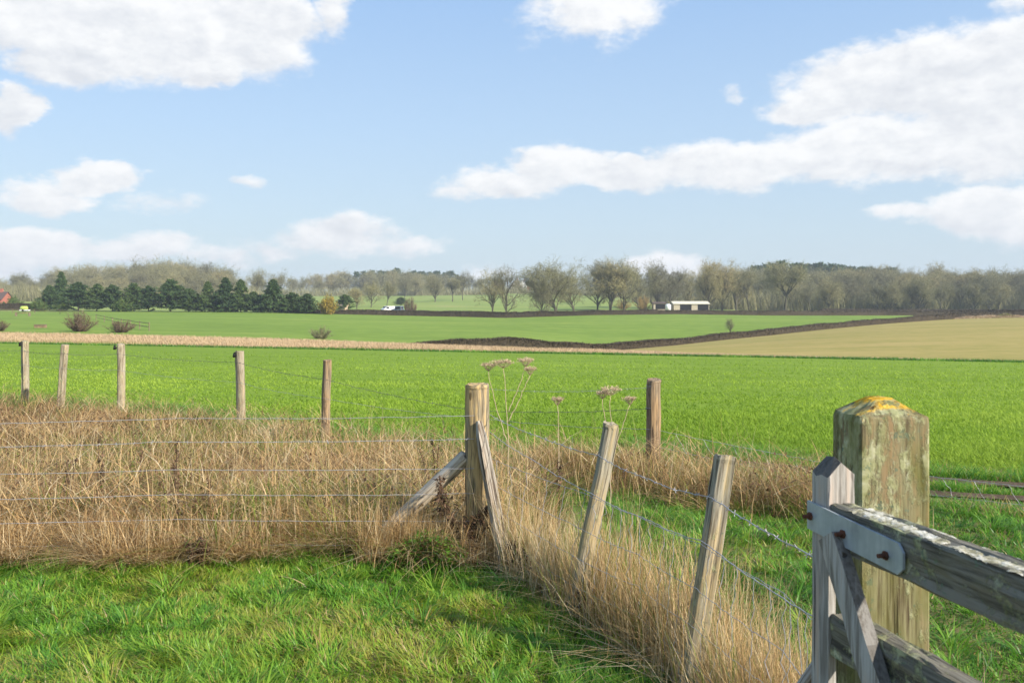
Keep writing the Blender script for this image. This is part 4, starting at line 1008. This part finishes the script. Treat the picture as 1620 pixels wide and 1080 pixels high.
def tree(proto, px, D, top_py=None, H=None, label='', cat='tree', group=None, name='bare_tree', wide=1.0, x=None):
    if x is None: x, y, z = at(px, D)
    else: y = D; z = float(hz(x, y))
    if H is None: H = EYE - (top_py - HORIZON) * D / F - z
    o = empty(name, (x, y, z - .05), label, cat, group); o.rotation_euler.z = rng.uniform(0, 2 * PI); wide = wide * (1.25 if proto[2] == .44 or proto[2] == .50 else 1.0); o.scale = (H * wide, H * wide, H)
    for nm, me in (('trunk', proto[0]), ('crown', proto[1])):
        c = bpy.data.objects.new(nm, me); col.objects.link(c); c.parent = o
    return o
LONE = 'bare trees standing beyond the far hedge'
for proto, px, D, top, lab, wide in [
    (OPEN[0], 779, 256, 426, 'left of the two tall bare oaks standing side by side at the far hedge', .66),
    (OPEN[1], 801, 258, 421, 'right of the two tall bare oaks standing side by side at the far hedge', .64),
    (THICK[1], 880, 264, 413, 'big rounded olive bare tree alone just right of the two tall oaks', 1.25),
    (THICK[0], 857, 260, 446, 'small bare tree under the left side of the big rounded tree', .8),
    (THICK[1], 908, 275, 428, 'lower bare tree leaning out on the right side of the big rounded tree', 1.0),
    (THICK[0], 945, 305, 413, 'leftmost tall bare tree of the clump left of the barn', .95),
    (THICK[2], 965, 300, 411, 'tall olive bare tree in the middle of the clump left of the barn', 1.25),
    (OPEN[1], 988, 300, 411, 'darker open bare tree on the right of the clump left of the barn', .9),
    (THICK[1], 1010, 330, 420, 'bare tree left of the one above the barn roof', .9),
    (THICK[2], 1042, 338, 414, 'bare tree rising over the left end of the barn', .9),
    (OAKS[2], 1062, 345, 425, 'bare tree over the middle of the barn', .9),
    (OPEN[0], 1090, 352, 429, 'small dark open bare tree over the right end of the barn', .8),
    (THICK[0], 1121, 325, 419, 'dense bare tree just right of the barn', .85),
    (OAKS[2], 1142, 330, 411, 'highest bare tree right of the barn', .9),
    (OAKS[0], 1185, 335, 420, 'bare tree between the barn group and the forked oak', .9),
    (TALL[1], 1165, 345, 424, 'slender bare tree left of the forked oak', 1.2),
    (OAKS[3], 1242, 318, 414, 'bare oak with a clear forked trunk at the front of the right hand wood', .95),
    (OAKS[0], 405, 430, 425, 'bare tree on the skyline left of the pointed spruce', .9),
    (OAKS[1], 440, 430, 427, 'bare tree on the skyline above the pointed spruce', .9),
    (OAKS[1], 587, 330, 441, 'round bare oak in the parkland behind the white van', .95),
    (OAKS[0], 612, 345, 444, 'bare oak right of the one behind the white van', .9),
    (TALL[0], 565, 300, 456, 'thin bare tree behind the yellow tree', 1.3),
    (OAKS[2], 688, 430, 434, 'bare parkland tree left of the tan coloured one', .95),
    (OAKS[3], 716, 440, 440, 'small bare parkland tree beside the tan coloured one', .9),
    (OAKS[0], 732, 470, 429, 'tan coloured bare tree at the edge of the parkland field', .9),
    (OAKS[2], 640, 520, 436, 'bare tree above the round bush in the parkland', .9),
]: tree(proto, px, D, top, None, lab, 'tree', LONE, wide=wide)

rw = np.random.default_rng(77)
def wood(rows, label, group, protos, name='bare_tree'):
    for (p0, p1, step, D, sky_x, sky_y, jit) in rows:
        px = p0
        while px < p1:
            q = px + rw.normal(0, step * .25); d_ = D + rw.normal(0, D * .02)
            top = np.interp(q, sky_x, sky_y) - 1.5 + abs(rw.normal(0, jit)) - jit * .4
            tree(protos[rw.integers(len(protos))], q, d_, top, None, label, 'tree', group, name, rw.uniform(.95, 1.35)); px += step
LWX = [-300, 0, 60, 120, 200, 250, 300, 345, 370, 420]; LWY = [440, 437, 433, 423, 415, 411, 413, 420, 434, 440]
mixw = OAKS[:3] + THICK * 2 + TALL
wood([(-250, 372, 22, 505, LWX, LWY, 3), (-260, 380, 22, 455, LWX, [v + 9 for v in LWY], 4), (-240, 385, 22, 410, LWX, [v + 20 for v in LWY], 4), (-240, 400, 25, 375, LWX, [v + 32 for v in LWY], 4)], 'bare olive brown tree in the wood on the low hill at left', 'trees of the left hand wood', mixw)
CWX = [370, 450, 480, 560, 640, 700, 740, 770, 850, 930]; CWY = [445, 440, 437, 428, 429, 430, 434, 440, 445, 440]
wood([(380, 900, 20, 690, CWX, CWY, 3), (390, 770, 22, 620, CWX, [v + 9 for v in CWY], 4)], 'hazy bare tree in the distant wood behind the parkland', 'trees of the distant centre wood', mixw)
RWX = [1000, 1100, 1200, 1300, 1350, 1400, 1460, 1530, 1620, 1900]; RWY = [440, 432, 424, 428, 427, 424, 426, 427, 427, 428]
wood([(1010, 1860, 24, 480, RWX, RWY, 3), (1130, 1860, 26, 430, RWX, [v + 3 for v in RWY], 4), (1262, 1860, 25, 385, RWX, [v + 5 for v in RWY], 5), (1250, 1860, 27, 350, RWX, [v + 17 for v in RWY], 7)], 'bare grey brown tree in the wood behind the far hedge at right', 'trees of the right hand wood', mixw)
tree(OPEN[0], 1483, 470, 415, None, 'pale bare crown standing above the top of the right hand wood', 'tree', None, wide=.8)

# ---- evergreens
def conifer(seed, shape='spruce', n=5200, wid=.26):
    rs = np.random.default_rng(seed); tm, cm = MB(), MB(); tube(tm, [(0, 0, -.03), (0, 0, .5), (0, 0, .97)], [.022, .014, .003], 7)
    W_ = []
    nb = 190
    for b in range(nb):
        u = rs.random() ** .8; z = .05 + .92 * u
        if shape == 'spruce': rmax = wid * (1 - u) ** .75 * rs.uniform(.5, 1.3) + .025
        else: rmax = wid * (1 - u ** 3.4) * rs.uniform(.55, 1.2) * (.8 + .3 * math.sin(7 * u + 3 * b % 7)) + .05
        a = rs.uniform(0, 2 * PI); e = np.array([rmax * math.cos(a), rmax * math.sin(a), (-.05 if shape == 'spruce' else .06) * rs.uniform(.3, 1.4)]); W_.append((np.array([0, 0, z]), e))
        tube(tm, [(0, 0, z), (0, 0, z) + e * .5 + np.array([0, 0, .01]), (0, 0, z) + e], [.005, .003, .001], 4, False)
    per = n // nb
    for c, e in W_:
        s = rs.random(per) ** .6; A = c + e * s[:, None] + rs.normal(0, .018, (per, 3)) * np.array([1, 1, .7])
        d_ = rs.normal(0, 1, (per, 3)); d_ += e / np.linalg.norm(e) * .6; d_[:, 2] -= .1; d_ /= np.linalg.norm(d_, axis=1)[:, None]
        sv = np.cross(d_, rs.normal(0, 1, (per, 3))); sv /= np.linalg.norm(sv, axis=1)[:, None]; L = rs.uniform(.025, .06, per)[:, None]; w = L * .28
        v = np.stack([A - sv * w, A + sv * w, A + d_ * L], 1).reshape(-1, 3); cm.add(v, None, np.arange(3 * per).reshape(-1, 3), np.repeat(np.clip(rs.normal(.45, .22, per), 0, 1), 3))
    top = np.percentile(np.concatenate(cm.v)[:, 2], 99.5)
    for m in (tm, cm): m.v = [x / top for x in m.v]
    return tm.mesh('trunk', M_bark), cm.mesh('crown', M_needle), wid
SPR = [conifer(201, 'spruce', 14000, .38), conifer(202, 'spruce', 14000, .44)]
CYP = [conifer(211, 'broad', 17000, .44), conifer(212, 'broad', 17000, .50)]
PINE = [conifer(221, 'broad', 2600, .26)]
BELT = 'evergreens of the dark belt along the pasture'
for proto, px, D, top, lab, wide in [
    (SPR[1], 97, 262, 431, 'tallest pointed evergreen at the left end of the dark belt', .62), (CYP[0], 78, 248, 452, 'round dark evergreen below the tallest pointed one', .8),
    (CYP[1], 124, 243, 447, 'broad dark evergreen right of the tallest pointed one', .95), (CYP[0], 153, 243, 450, 'third broad evergreen from the left of the belt', .9),
    (CYP[1], 178, 242, 451, 'broad evergreen behind the lighter green bush', .85), (CYP[0], 212, 242, 449, 'wide evergreen just right of the lighter green bush', .95), (CYP[1], 235, 242, 453, 'evergreen left of the tall bushy one in the belt', .9),
    (CYP[0], 270, 242, 443, 'tall bushy evergreen in the middle of the belt', 1.05), (CYP[1], 298, 241, 457, 'lower evergreen right of the tall bushy one', .9),
    (SPR[0], 329, 241, 446, 'first of three pointed evergreens at the right of the belt', .95), (SPR[1], 357, 241, 440, 'highest of three pointed evergreens at the right of the belt', .85), (SPR[0], 381, 241, 443, 'third of three pointed evergreens at the right of the belt', 1.0),
    (CYP[0], 402, 240, 462, 'low dark evergreen left of the pointed spruce', 1.1), (SPR[1], 432, 238, 443, 'pointed spruce standing apart at the right end of the belt', .95),
    (CYP[1], 462, 239, 463, 'clipped dark evergreen right of the pointed spruce', 1.15), (CYP[0], 485, 239, 465, 'clipped dark evergreen left of the yellow tree', 1.2),
    (CYP[1], 545, 262, 466, 'dark round evergreen right of the yellow tree', 1.0), (CYP[0], 310, 243, 466, 'low evergreen filling the gap before the three pointed ones', 1.3), (CYP[1], 342, 243, 468, 'low evergreen between the first two pointed ones', 1.3), (CYP[0], 415, 241, 470, 'small evergreen beside the pointed spruce', 1.3),
    (CYP[1], 745, 395, 463, 'dark evergreen clump in the parkland field', 1.4)]:
    if px == 745: px, D, top = 626 + 8, 372, 470
    tree(proto, px, D, top, None, lab, 'evergreen', BELT if px < 560 else None, 'evergreen_tree', wide)
for (p0, p1, st, D, sx, sy) in ((1195, 1420, 8.5, 560, [1195, 1230, 1290, 1350, 1420], [421, 416, 418, 422, 426]), (565, 730, 8, 760, [565, 620, 680, 730], [430, 428, 429, 432])):
    px = p0
    while px < p1:
        tree(PINE[0], px + rw.normal(0, 2.5), D, np.interp(px, sx, sy) + rw.normal(0, 1.5), None, 'dark pine on the skyline behind the right hand wood' if D < 700 else 'dark pine on the skyline of the distant centre wood', 'pine', 'skyline pines', 'pine_tree', rw.uniform(.9, 1.3)); px += st

# ---- bushes
def bush_meshes(seed, mat, n=2600, leaf=False, up=.8, w=.010, stems=46):
    rs = np.random.default_rng(seed); sm, cm = MB(), MB()
    for s in range(stems):
        a = rs.uniform(0, 2 * PI); lean = rs.uniform(.05, 1.15); t = np.linspace(0, 1, 7); L = rs.uniform(.65, 1.0) * (1 - .55 * lean ** 1.5 * .8)
        off_ = rs.uniform(0, .22); p = np.stack([off_ * math.cos(a) + lean * .5 * t ** .8 * math.cos(a) + rs.normal(0, .012, 7), off_ * math.sin(a) + lean * .5 * t ** .8 * math.sin(a) + rs.normal(0, .012, 7), L * t * up / .8 * (1 - .12 * lean * t)], 1); tube(sm, p, np.linspace(.013, .004, 7), 4, False, tint=rs.random())
        m = n // stems; k = rs.uniform(.08, 1, m); A = np.stack([np.interp(k, t, p[:, i]) for i in range(3)], 1)
        if leaf: A = A + rs.normal(0, .05, A.shape)
        d_ = rs.normal(0, 1, (m, 3)); d_[:, 2] += .5; d_ /= np.linalg.norm(d_, axis=1)[:, None]; sv = np.cross(d_, rs.normal(0, 1, (m, 3))); sv /= np.linalg.norm(sv, axis=1)[:, None]
        Ln = rs.uniform(.05, .10, m)[:, None] if leaf else rs.uniform(.08, .24, m)[:, None]; ww = Ln * .35 if leaf else w * .5
        cm.add(np.stack([A - sv * ww, A + sv * ww, A + d_ * Ln], 1).reshape(-1, 3), None, np.arange(3 * m).reshape(-1, 3), np.repeat(np.clip(rs.normal(.5, .25, m), 0, 1), 3))
    return sm.mesh('stems', mat if not leaf else M_bush), cm.mesh('twigs' if not leaf else 'foliage', mat)
B_brown = bush_meshes(301, M_bush, 3200); B_brown2 = bush_meshes(302, M_bush, 3000); B_green = bush_meshes(303, M_shrub, 3600, True); B_yel = bush_meshes(304, M_yellow, 3600, True); B_och = bush_meshes(305, M_ochre, 3000, False, 1.0)
B_olive = bush_meshes(306, M_twig, 2600)
def bush(pr, px, D, top, wpx, label, name='bush', cat='bush', group=None):
    x, y, z = at(px, D); H = EYE - (top - HORIZON) * D / F - z; w = wpx * D / F / 1.25
    o = empty(name, (x, y, z - .03), label, cat, group); o.scale = (w, w, H); o.rotation_euler.z = rng.uniform(0, 6)
    for me in pr: c = bpy.data.objects.new(me.name.split('.')[0], me); col.objects.link(c); c.parent = o
    return o
bush(B_brown, 126, 112, 488, 54, 'largest brown leafless bush in the left pasture'); bush(B_brown2, 190, 110, 503, 50, 'lower dark brown bush right of the largest one')
bush(B_brown2, -2, 112, 503, 38, 'brown bush cut by the left edge of the photo'); bush(B_olive, 508, 108, 513, 44, 'lone olive brown bush behind the pale grass band')
bush(B_brown, 649, 249, 466, 26, 'round reddish brown bush at the left part of the far hedge'); bush(B_yel, 519, 238, 463, 30, 'yellow leaved small tree at the end of the evergreen belt', 'yellow_tree', 'tree')
bush(B_green, 195, 239, 467, 34, 'lighter green bush in front of the dark belt'); bush(B_green, 97, 242, 470, 26, 'pale green shrub under the tallest evergreen'); bush(B_green, 60, 243, 472, 30, 'green shrub at the far left of the belt')
bush(B_green, 20, 262, 465, 30, 'green shrub near the brick house'); bush(B_och, 1018, 320, 470, 34, 'orange brown thicket left of the barn'); bush(B_och, 985, 318, 474, 30, 'orange brown scrub beside the thicket left of the barn')
tree(OPEN[0], 1155, 166, 503, None, 'tiny bare sapling growing out of the diagonal hedge', 'tree', wide=.8)

def under():                                         # scrub mass at the foot of the woods
    mb = MB(); rs = np.random.default_rng(55)
    for p0, p1, D, n, h in ((1110, 1900, 366, 26000, 10.0), (-260, 410, 402, 16000, 9.0), (380, 800, 600, 9000, 7.5), (1000, 1500, 470, 11000, 12), (760, 1000, 640, 5000, 7)):
        px = rs.uniform(p0, p1, n); d_ = D + rs.uniform(-12, 22, n); x = (px - 810) / F * d_; P = np.stack([x, d_, hz(x, d_) - .1], 1)
        mb.add(*blades(P, h * rs.uniform(.35, 1.1, n), rs.uniform(.10, .24, n), rs.uniform(0, 2 * PI, n), rs.uniform(.05, .5, n), rs.uniform(0, .4, n), np.clip(rs.normal(.45, .22, n), 0, 1), 2))
    return mb
tag(under().build('undergrowth', M_twig), 'brown undergrowth along the foot of the woods', 'undergrowth', kind='stuff')

# ---- hedges
def hedge(pts, h, w, label, seed, n=30000, steps=260, blade=(.05, .12)):
    rs = np.random.default_rng(seed); p = np.array(pts, float); m = len(p); t = np.linspace(0, m - 1, steps); x = np.interp(t, np.arange(m), p[:, 0]); y = np.interp(t, np.arange(m), p[:, 1])
    hh = np.interp(t, np.arange(m), np.broadcast_to(h, (m,))); z = hz(x, y); tx, ty = np.gradient(x), np.gradient(y); l = np.hypot(tx, ty); nx, ny = -ty / l, tx / l
    prof = [(-1, -.1), (-1.02, .35), (-.9, .75), (-.55, .93), (0, .97), (.55, .93), (.9, .75), (1.02, .35), (1, -.1)]
    mb = MB(); v = []; lump = .9 + .22 * (vnoise(x, y, 6, seed) - .5) + .14 * (vnoise(x, y, 2, seed + 1) - .5)
    for a, b in prof:
        k = lump * (1 + rs.normal(0, .03, steps)); v.append(np.stack([x + nx * a * w * .45 * k, y + ny * a * w * .45 * k, z + b * hh * k * .93], 1))
    v = np.stack(v).reshape(-1, 3); i, j = np.meshgrid(np.arange(8), np.arange(steps - 1), indexing='ij'); i = i.ravel(); j = j.ravel()
    mb.add(v, np.stack([i * steps + j, i * steps + j + 1, (i + 1) * steps + j + 1, (i + 1) * steps + j], 1), None, .15)
    s = rs.uniform(0, steps - 1.001, n); k = s.astype(int); f = s - k; px = x[k] * (1 - f) + x[k + 1] * f; py = y[k] * (1 - f) + y[k + 1] * f
    a = rs.uniform(-1, 1, n); b = rs.uniform(0, 1, n); side = rs.random(n) < .6; a = np.where(side, np.sign(a) * (1 - .15 * rs.random(n)), a); b = np.where(side, b, .85 + .1 * rs.random(n))
    lk = lump[k]; P = np.stack([px + nx[k] * a * w * .48 * lk, py + ny[k] * a * w * .48 * lk, hz(px, py) + b * hh[k] * .93 * lk - .1], 1)
    H = rs.uniform(.12, .40, n) * hh[k] / 1.5; mb.add(*blades(P, H, rs.uniform(*blade, n), rs.uniform(0, 2 * PI, n), rs.uniform(.1, .9, n), rs.uniform(0, .4, n), np.clip(.38 + .35 * (b - .5) * 0 + rs.normal(0, .24, n), 0, 1), 2))
    return tag(mb.build('hedge', M_hedge), label, 'hedge')
hp = lambda L: [((px - 810) / F * D, D) for px, D in L]
hedge(hp([(628, 104), (660, 107), (720, 110), (800, 115), (870, 120), (940, 125), (1005, 132), (1070, 140), (1140, 149), (1220, 160), (1310, 176), (1400, 195), (1480, 216), (1530, 229), (1568, 241)]), [.8, 1.2, 1.4, 1.5, 1.4, 1.4, 1.3, 1.3, 1.3, 1.35, 1.4, 1.45, 1.5, 1.6, 1.6], 1.4, 'long dark trimmed hedge running diagonally from the pale grass band to the right', 1, 46000, 420)
hedge(hp([(536, 243), (625, 246), (720, 246.5), (800, 246.5), (880, 250), (940, 253.5), (1070, 259.5), (1220, 266.5), (1400, 281.5), (1500, 287), (1565, 291)]), [1.5, 1.6, 1.7, 1.75, 1.7, 1.6, 1.5, 1.65, 1.7, 1.9, 2.0], 1.6, 'dark far hedge crossing behind the green pasture below the lone trees', 2, 40000, 360, (.08, .17))
hedge(hp([(1566, 268), (1620, 272), (1800, 280), (2100, 285)]), 2.1, 1.8, 'dark hedge at the right edge beyond the stubble field', 3, 14000, 160, (.08, .17))
hedge(hp([(1300, 320), (1420, 322), (1570, 325), (1800, 330)]), 1.5, 1.6, 'low brown hedge in front of the right hand wood', 5, 12000, 160, (.08, .18))
hedge(hp([(-260, 255), (-100, 252), (0, 250), (66, 250)]), 2.0, 1.6, 'dark low hedge at the far left behind the paddock', 4, 10000, 120, (.08, .17))
hedge(hp([(440, 244), (480, 243), (536, 243)]), 1.2, 1.4, 'short low hedge under the yellow tree', 6, 5000, 80, (.08, .15))

# ------------------------------------------------------------------ buildings and small things far off
def gable(mb_w, mb_r, c, L, Wd, he, hr, ov=.3):
    x, y, z = c; a, b = L / 2, Wd / 2
    v = [(x - a, y - b, z), (x + a, y - b, z), (x + a, y + b, z), (x - a, y + b, z), (x - a, y - b, z + he), (x + a, y - b, z + he), (x + a, y + b, z + he), (x - a, y + b, z + he), (x - a, y, z + hr), (x + a, y, z + hr)]
    mb_w.add(v, [(0, 1, 5, 4), (1, 2, 6, 5), (2, 3, 7, 6), (3, 0, 4, 7)], [(5, 6, 9), (7, 4, 8)])
    k = (hr - he) / b; t = .12
    for s in (-1, 1):
        e = [(x - a - ov, y + s * (b + ov), z + he - k * ov + .03), (x + a + ov, y + s * (b + ov), z + he - k * ov + .03), (x + a + ov, y, z + hr + .03), (x - a - ov, y, z + hr + .03)]
        vv = e + [(p[0], p[1], p[2] + t) for p in e]; mb_r.add(vv, [(0, 1, 2, 3), (4, 7, 6, 5), (0, 4, 5, 1), (1, 5, 6, 2), (2, 6, 7, 3), (3, 7, 4, 0)])
def barn():
    D = 316; x0, x1 = (1066 - 810) / F * D, (1122 - 810) / F * D; z = float(hz((x0 + x1) / 2, D)); o = empty('barn', ((x0 + x1) / 2, D, z), 'long low pale roofed barn with dark openings behind the far hedge', 'barn')
    w, r = MB(), MB(); gable(w, r, ((x0 + x1) / 2, D + 4, z), x1 - x0, 8, 2.35, 3.2); w.build('wall', M_barnwall, o); r.build('roof', M_tin, o)
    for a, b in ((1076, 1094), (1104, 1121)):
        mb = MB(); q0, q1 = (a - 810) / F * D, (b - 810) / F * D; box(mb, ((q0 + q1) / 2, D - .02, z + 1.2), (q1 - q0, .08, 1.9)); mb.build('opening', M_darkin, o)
    x0, x1 = (1034 - 810) / F * D, (1053 - 810) / F * D; z = float(hz((x0 + x1) / 2, D)); o = empty('field_shelter', ((x0 + x1) / 2, D, z), 'small low open shelter at the left end of the barn', 'shed')
    w, r = MB(), MB(); gable(w, r, ((x0 + x1) / 2, D + 2, z), x1 - x0, 4, 2.3, 2.7); w.build('wall', M_barnwall, o); r.build('roof', M_roof, o)
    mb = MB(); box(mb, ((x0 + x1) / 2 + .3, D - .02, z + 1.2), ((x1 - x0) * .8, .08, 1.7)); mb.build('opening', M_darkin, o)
    x, y, z = at(1064, 310); white_tank = empty('storage_tank', (x - 1.5, y, z), 'white tank standing in front of the left part of the barn', 'tank'); mb = MB(); tube(mb, [(x - 1.5, y, z), (x - 1.5, y, z + 1.9), (x - 1.5, y, z + 2.3)], [.95, .95, .5], 16); mb.build('body', M_van, white_tank, True); mb = MB(); tube(mb, [(x - 1.5, y, z + 2.25), (x - 1.5, y, z + 2.4)], [.35, .3], 12); mb.build('lid', M_black, white_tank)
barn()
def house(px, D, Wd, he, hr, label, front_gable=True, wallm=M_white, dx_=0):
    x, y, z = at(px, D); o = empty('house', (x, y, z), label, 'house', 'houses on the far hillside' if D > 500 else None); w, r = MB(), MB()
    if front_gable:                                   # gable end towards the viewer
        w0, r0 = MB(), MB(); gable(w0, r0, (0, 0, 0), 9, Wd, he, hr)
        for s_, d_ in ((w0, w), (r0, r)):
            for vv in s_.v: k = np.stack([vv[:, 1], -vv[:, 0], vv[:, 2]], 1) + np.array([x, y, z]); d_.v.append(k.astype(np.float32)); d_.t.append(np.full(len(k), .5, np.float32))
            d_.f = {3: s_.f[3], 4: s_.f[4]}; d_.n = s_.n
        fy = y - 4.5
    else: gable(w, r, (x, y, z), Wd, 7, he, hr); fy = y - 3.5
    w.build('wall', wallm, o); rf = r.build('roof', M_roof, o)
    mb = MB(); box(mb, (x + Wd * .2, y, z + hr + .3), (.8, .8, 1.6)); ch = mb.mesh('chimney', M_brick); c = bpy.data.objects.new('chimney', ch); col.objects.link(c); c.parent = rf
    nw = max(1, int(Wd / 3))
    for fl in (1.4, 4.0):
        if fl + .8 > he: continue
        for k in range(nw): mb = MB(); box(mb, (x + (k - (nw - 1) / 2) * (Wd / nw), fy - .03, z + fl), (1.3, .12, 1.2)); mb.build('window', M_glass, o)
house(789, 690, 7, 4.3, 8, 'low red roofed house left of the two white gables', False, M_brick); house(816, 700, 7, 5.2, 9.2, 'left white house with a pointed gable on the far hillside'); house(827, 702, 6.5, 5.2, 9.0, 'right white house with a pointed gable on the far hillside')
house(839, 705, 11, 4.6, 7.4, 'wide pinkish house right of the white gables', False, M_brick); house(820, 690, 6, 2.6, 4.4, 'low white outbuilding below the white gables', False); house(846, 690, 6, 2.8, 4.6, 'small white outbuilding at the right of the far houses', False)
house(-3, 300, 6, 2.2, 4.6, 'red brick house at the left edge of the photo', False, M_brick)
def vehicle(px, D, L, Wd, Hh, mat, label, name, cat, rz=0.0, truck=False):
    x, y, z = at(px, D); o = empty(name, (x, y, z), label, cat); M = Matrix.Translation((x, y, z)) @ Matrix.Rotation(rz, 4, 'Z')
    pr = [(-.5, .22), (-.5, .62), (-.42, .70), (-.28, .98), (.46, 1.0), (.5, .92), (.5, .2)] if not truck else [(-.5, .22), (-.5, .95), (-.47, 1.0), (-.2, 1.0), (-.17, .95), (-.17, .55), (.5, .55), (.5, .2)]
    m = len(pr); v = np.array([(a * L, s * Wd / 2 * (.92 if b > .8 else 1), b * Hh) for s in (-1, 1) for a, b in pr]); mb = MB(); q = [(j, (j + 1) % m, m + (j + 1) % m, m + j) for j in range(m)]
    tr = [(0, j + 1, j) for j in range(1, m - 1)] + [(m, m + j, m + j + 1) for j in range(1, m - 1)]; mb.add(v, q, tr); mb.build('body', mat, o, False, M)
    for a in (-.3, .3):
        for s in (-1, 1):
            mb = MB(); tube(mb, [(a * L, s * (Wd / 2 - .12), .33), (a * L, s * (Wd / 2 + .03), .33)], .33, 14); mb.build('wheel', M_tyre, o, False, M)
    mb = MB(); box(mb, (-.36 * L if not truck else -.5 * L, 0, .8 * Hh), (.02 * L + .12, Wd * .74, Hh * .26)); mb.build('windscreen', M_glass, o, False, M)
    mb = MB(); box(mb, ((-.24 if not truck else -.33) * L, 0, .8 * Hh), (.18 * L, Wd + .02, Hh * .22)); mb.build('side_window', M_glass, o, False, M)
vehicle(617, 258, 4.8, 1.9, 2.2, M_van, 'white van parked behind the far hedge below the parkland oak', 'parked_van', 'van', R(35)); vehicle(636, 258, 5.2, 2.0, 2.3, M_truck, 'blue grey truck parked right of the white van', 'parked_truck', 'truck', R(70), True)
x, y, z = at(544, 262); o = empty('shed', (x, y, z), 'small cream shed beside the round evergreen', 'shed'); w, r = MB(), MB(); gable(w, r, (x, y, z), 2.4, 2, 2.0, 2.6); w.build('wall', M_cream, o); r.build('roof', M_cream, o)
mb = MB(); box(mb, (x - .4, y - 1.02, z + .9), (.8, .06, 1.7)); mb.build('door', M_barnwall, o)
# paddock bits at left
def rails(knots, label):
    x0, y0, z0 = at(*knots[0]); o = empty('rail_fence', (x0, y0, z0), label, 'fence'); P = [np.array(at(*k)) for k in knots]
    for k, p in enumerate(P): mb = MB(); tube(mb, [p + (0, 0, -.2), p + (0, 0, 1.15)], .06, 7); mb.build('post', W_pale, o)
    for h in (.55, 1.0):
        mb = MB(); tube(mb, [p + (0, -.07, h) for p in P], .045, 5); mb.build('rail', W_pale, o)
rails([(152, 168), (165, 158), (178, 149), (192, 140), (206, 132), (221, 124), (236, 117)], 'dark wooden rail fence running down to the brown bushes'); rails([(-60, 215), (-20, 214), (20, 213), (55, 212), (95, 210), (130, 205)], 'thin rail fence across the far paddock')
def jump(px, D, L, H, label):
    x, y, z = at(px, D); o = empty('horse_jump', (x, y, z), label, 'horse jump'); mb = MB(); box(mb, (x, y, z + H * .5), (L, .5, H)); mb.build('box', W_far, o)
    mb = MB(); box(mb, (x, y - .02, z + H + .04), (L + .1, .62, .08)); mb.build('top_board', W_pale, o)
jump(64, 125, 1.5, .38, 'dark wooden jump box in the left paddock near the pale grass')
x, y, z = at(36, 190); o = empty('pole_jump', (x, y, z), 'low pole jump on two stands in the far left paddock', 'horse jump')
for s in (-1.4, 1.4): mb = MB(); box(mb, (x + s, y, z + .4), (.25, .5, .8)); mb.build('stand', W_pale, o)
mb = MB(); tube(mb, [(x - 1.5, y, z + .6), (x + 1.6, y, z + .72)], .07, 8); mb.build('pole', W_far, o, True)
x, y, z = at(38, 232); o = empty('covered_trailer', (x, y, z), 'small trailer under a lime yellow cover in the far left paddock', 'trailer'); mb = MB(); tube(mb, [(x - .9, y, z + .75), (x - .6, y, z + .9), (x + .6, y, z + .9), (x + .9, y, z + .75)], [.35, .6, .6, .3], 10); mb.build('cover', M_lime, o, True)
mb = MB(); box(mb, (x + .2, y, z + .42), (2.3, 1.1, .22)); mb.build('bed', M_van, o)
for s in (-.5, .5): mb = MB(); tube(mb, [(x, y + s, z + .3), (x, y + s * 1.3, z + .3)], .3, 12); mb.build('wheel', M_tyre, o)

def heap():                                          # long low heap of straw and soil on the stubble
    rs = np.random.default_rng(6); mb = MB(); D = 222
    for px0, px1, h, w, n, tt in ((1506, 1640, .75, 2.2, 4200, .75), (1572, 1606, 1.1, 1.6, 900, .05)):
        px = rs.uniform(px0, px1, n); u = (px - px0) / (px1 - px0); hh = h * np.sin(PI * u) ** .5 * (.7 + .6 * vnoise(px, px * 0, 9, 81)); b = rs.uniform(-1, 1, n)
        x = (px - 810) / F * D; y = D + b * w; z = hz(x, y) + hh * (1 - b * b) * .8
        mb.add(*blades(np.stack([x, y, z - .1], 1), rs.uniform(.15, .4, n), rs.uniform(.1, .2, n), rs.uniform(0, 6.3, n), rs.uniform(.3, 1.2, n), rs.uniform(.2, .8, n), np.clip(rs.normal(tt, .18, n), 0, 1), 2))
    tag(mb.build('straw_heap', M_stripb), 'long low pale straw heap at the right edge of the stubble field', 'straw heap')
heap()

# ------------------------------------------------------------------ air
hb = MB(); box(hb, (0, 700, 22), (7000, 1760, 70)); haze = hb.build('haze', None)
m, nt = newmat('thin_air'); pv = node(nt, 'VolumePrincipled', ins={'Color': (.80, .87, .96, 1), 'Density': .0003, 'Anisotropy': .1}); node(nt, 'OutputMaterial', ins={'Volume': pv.outputs[0]}); haze.data.materials.append(m)
tag(haze, kind='stuff')
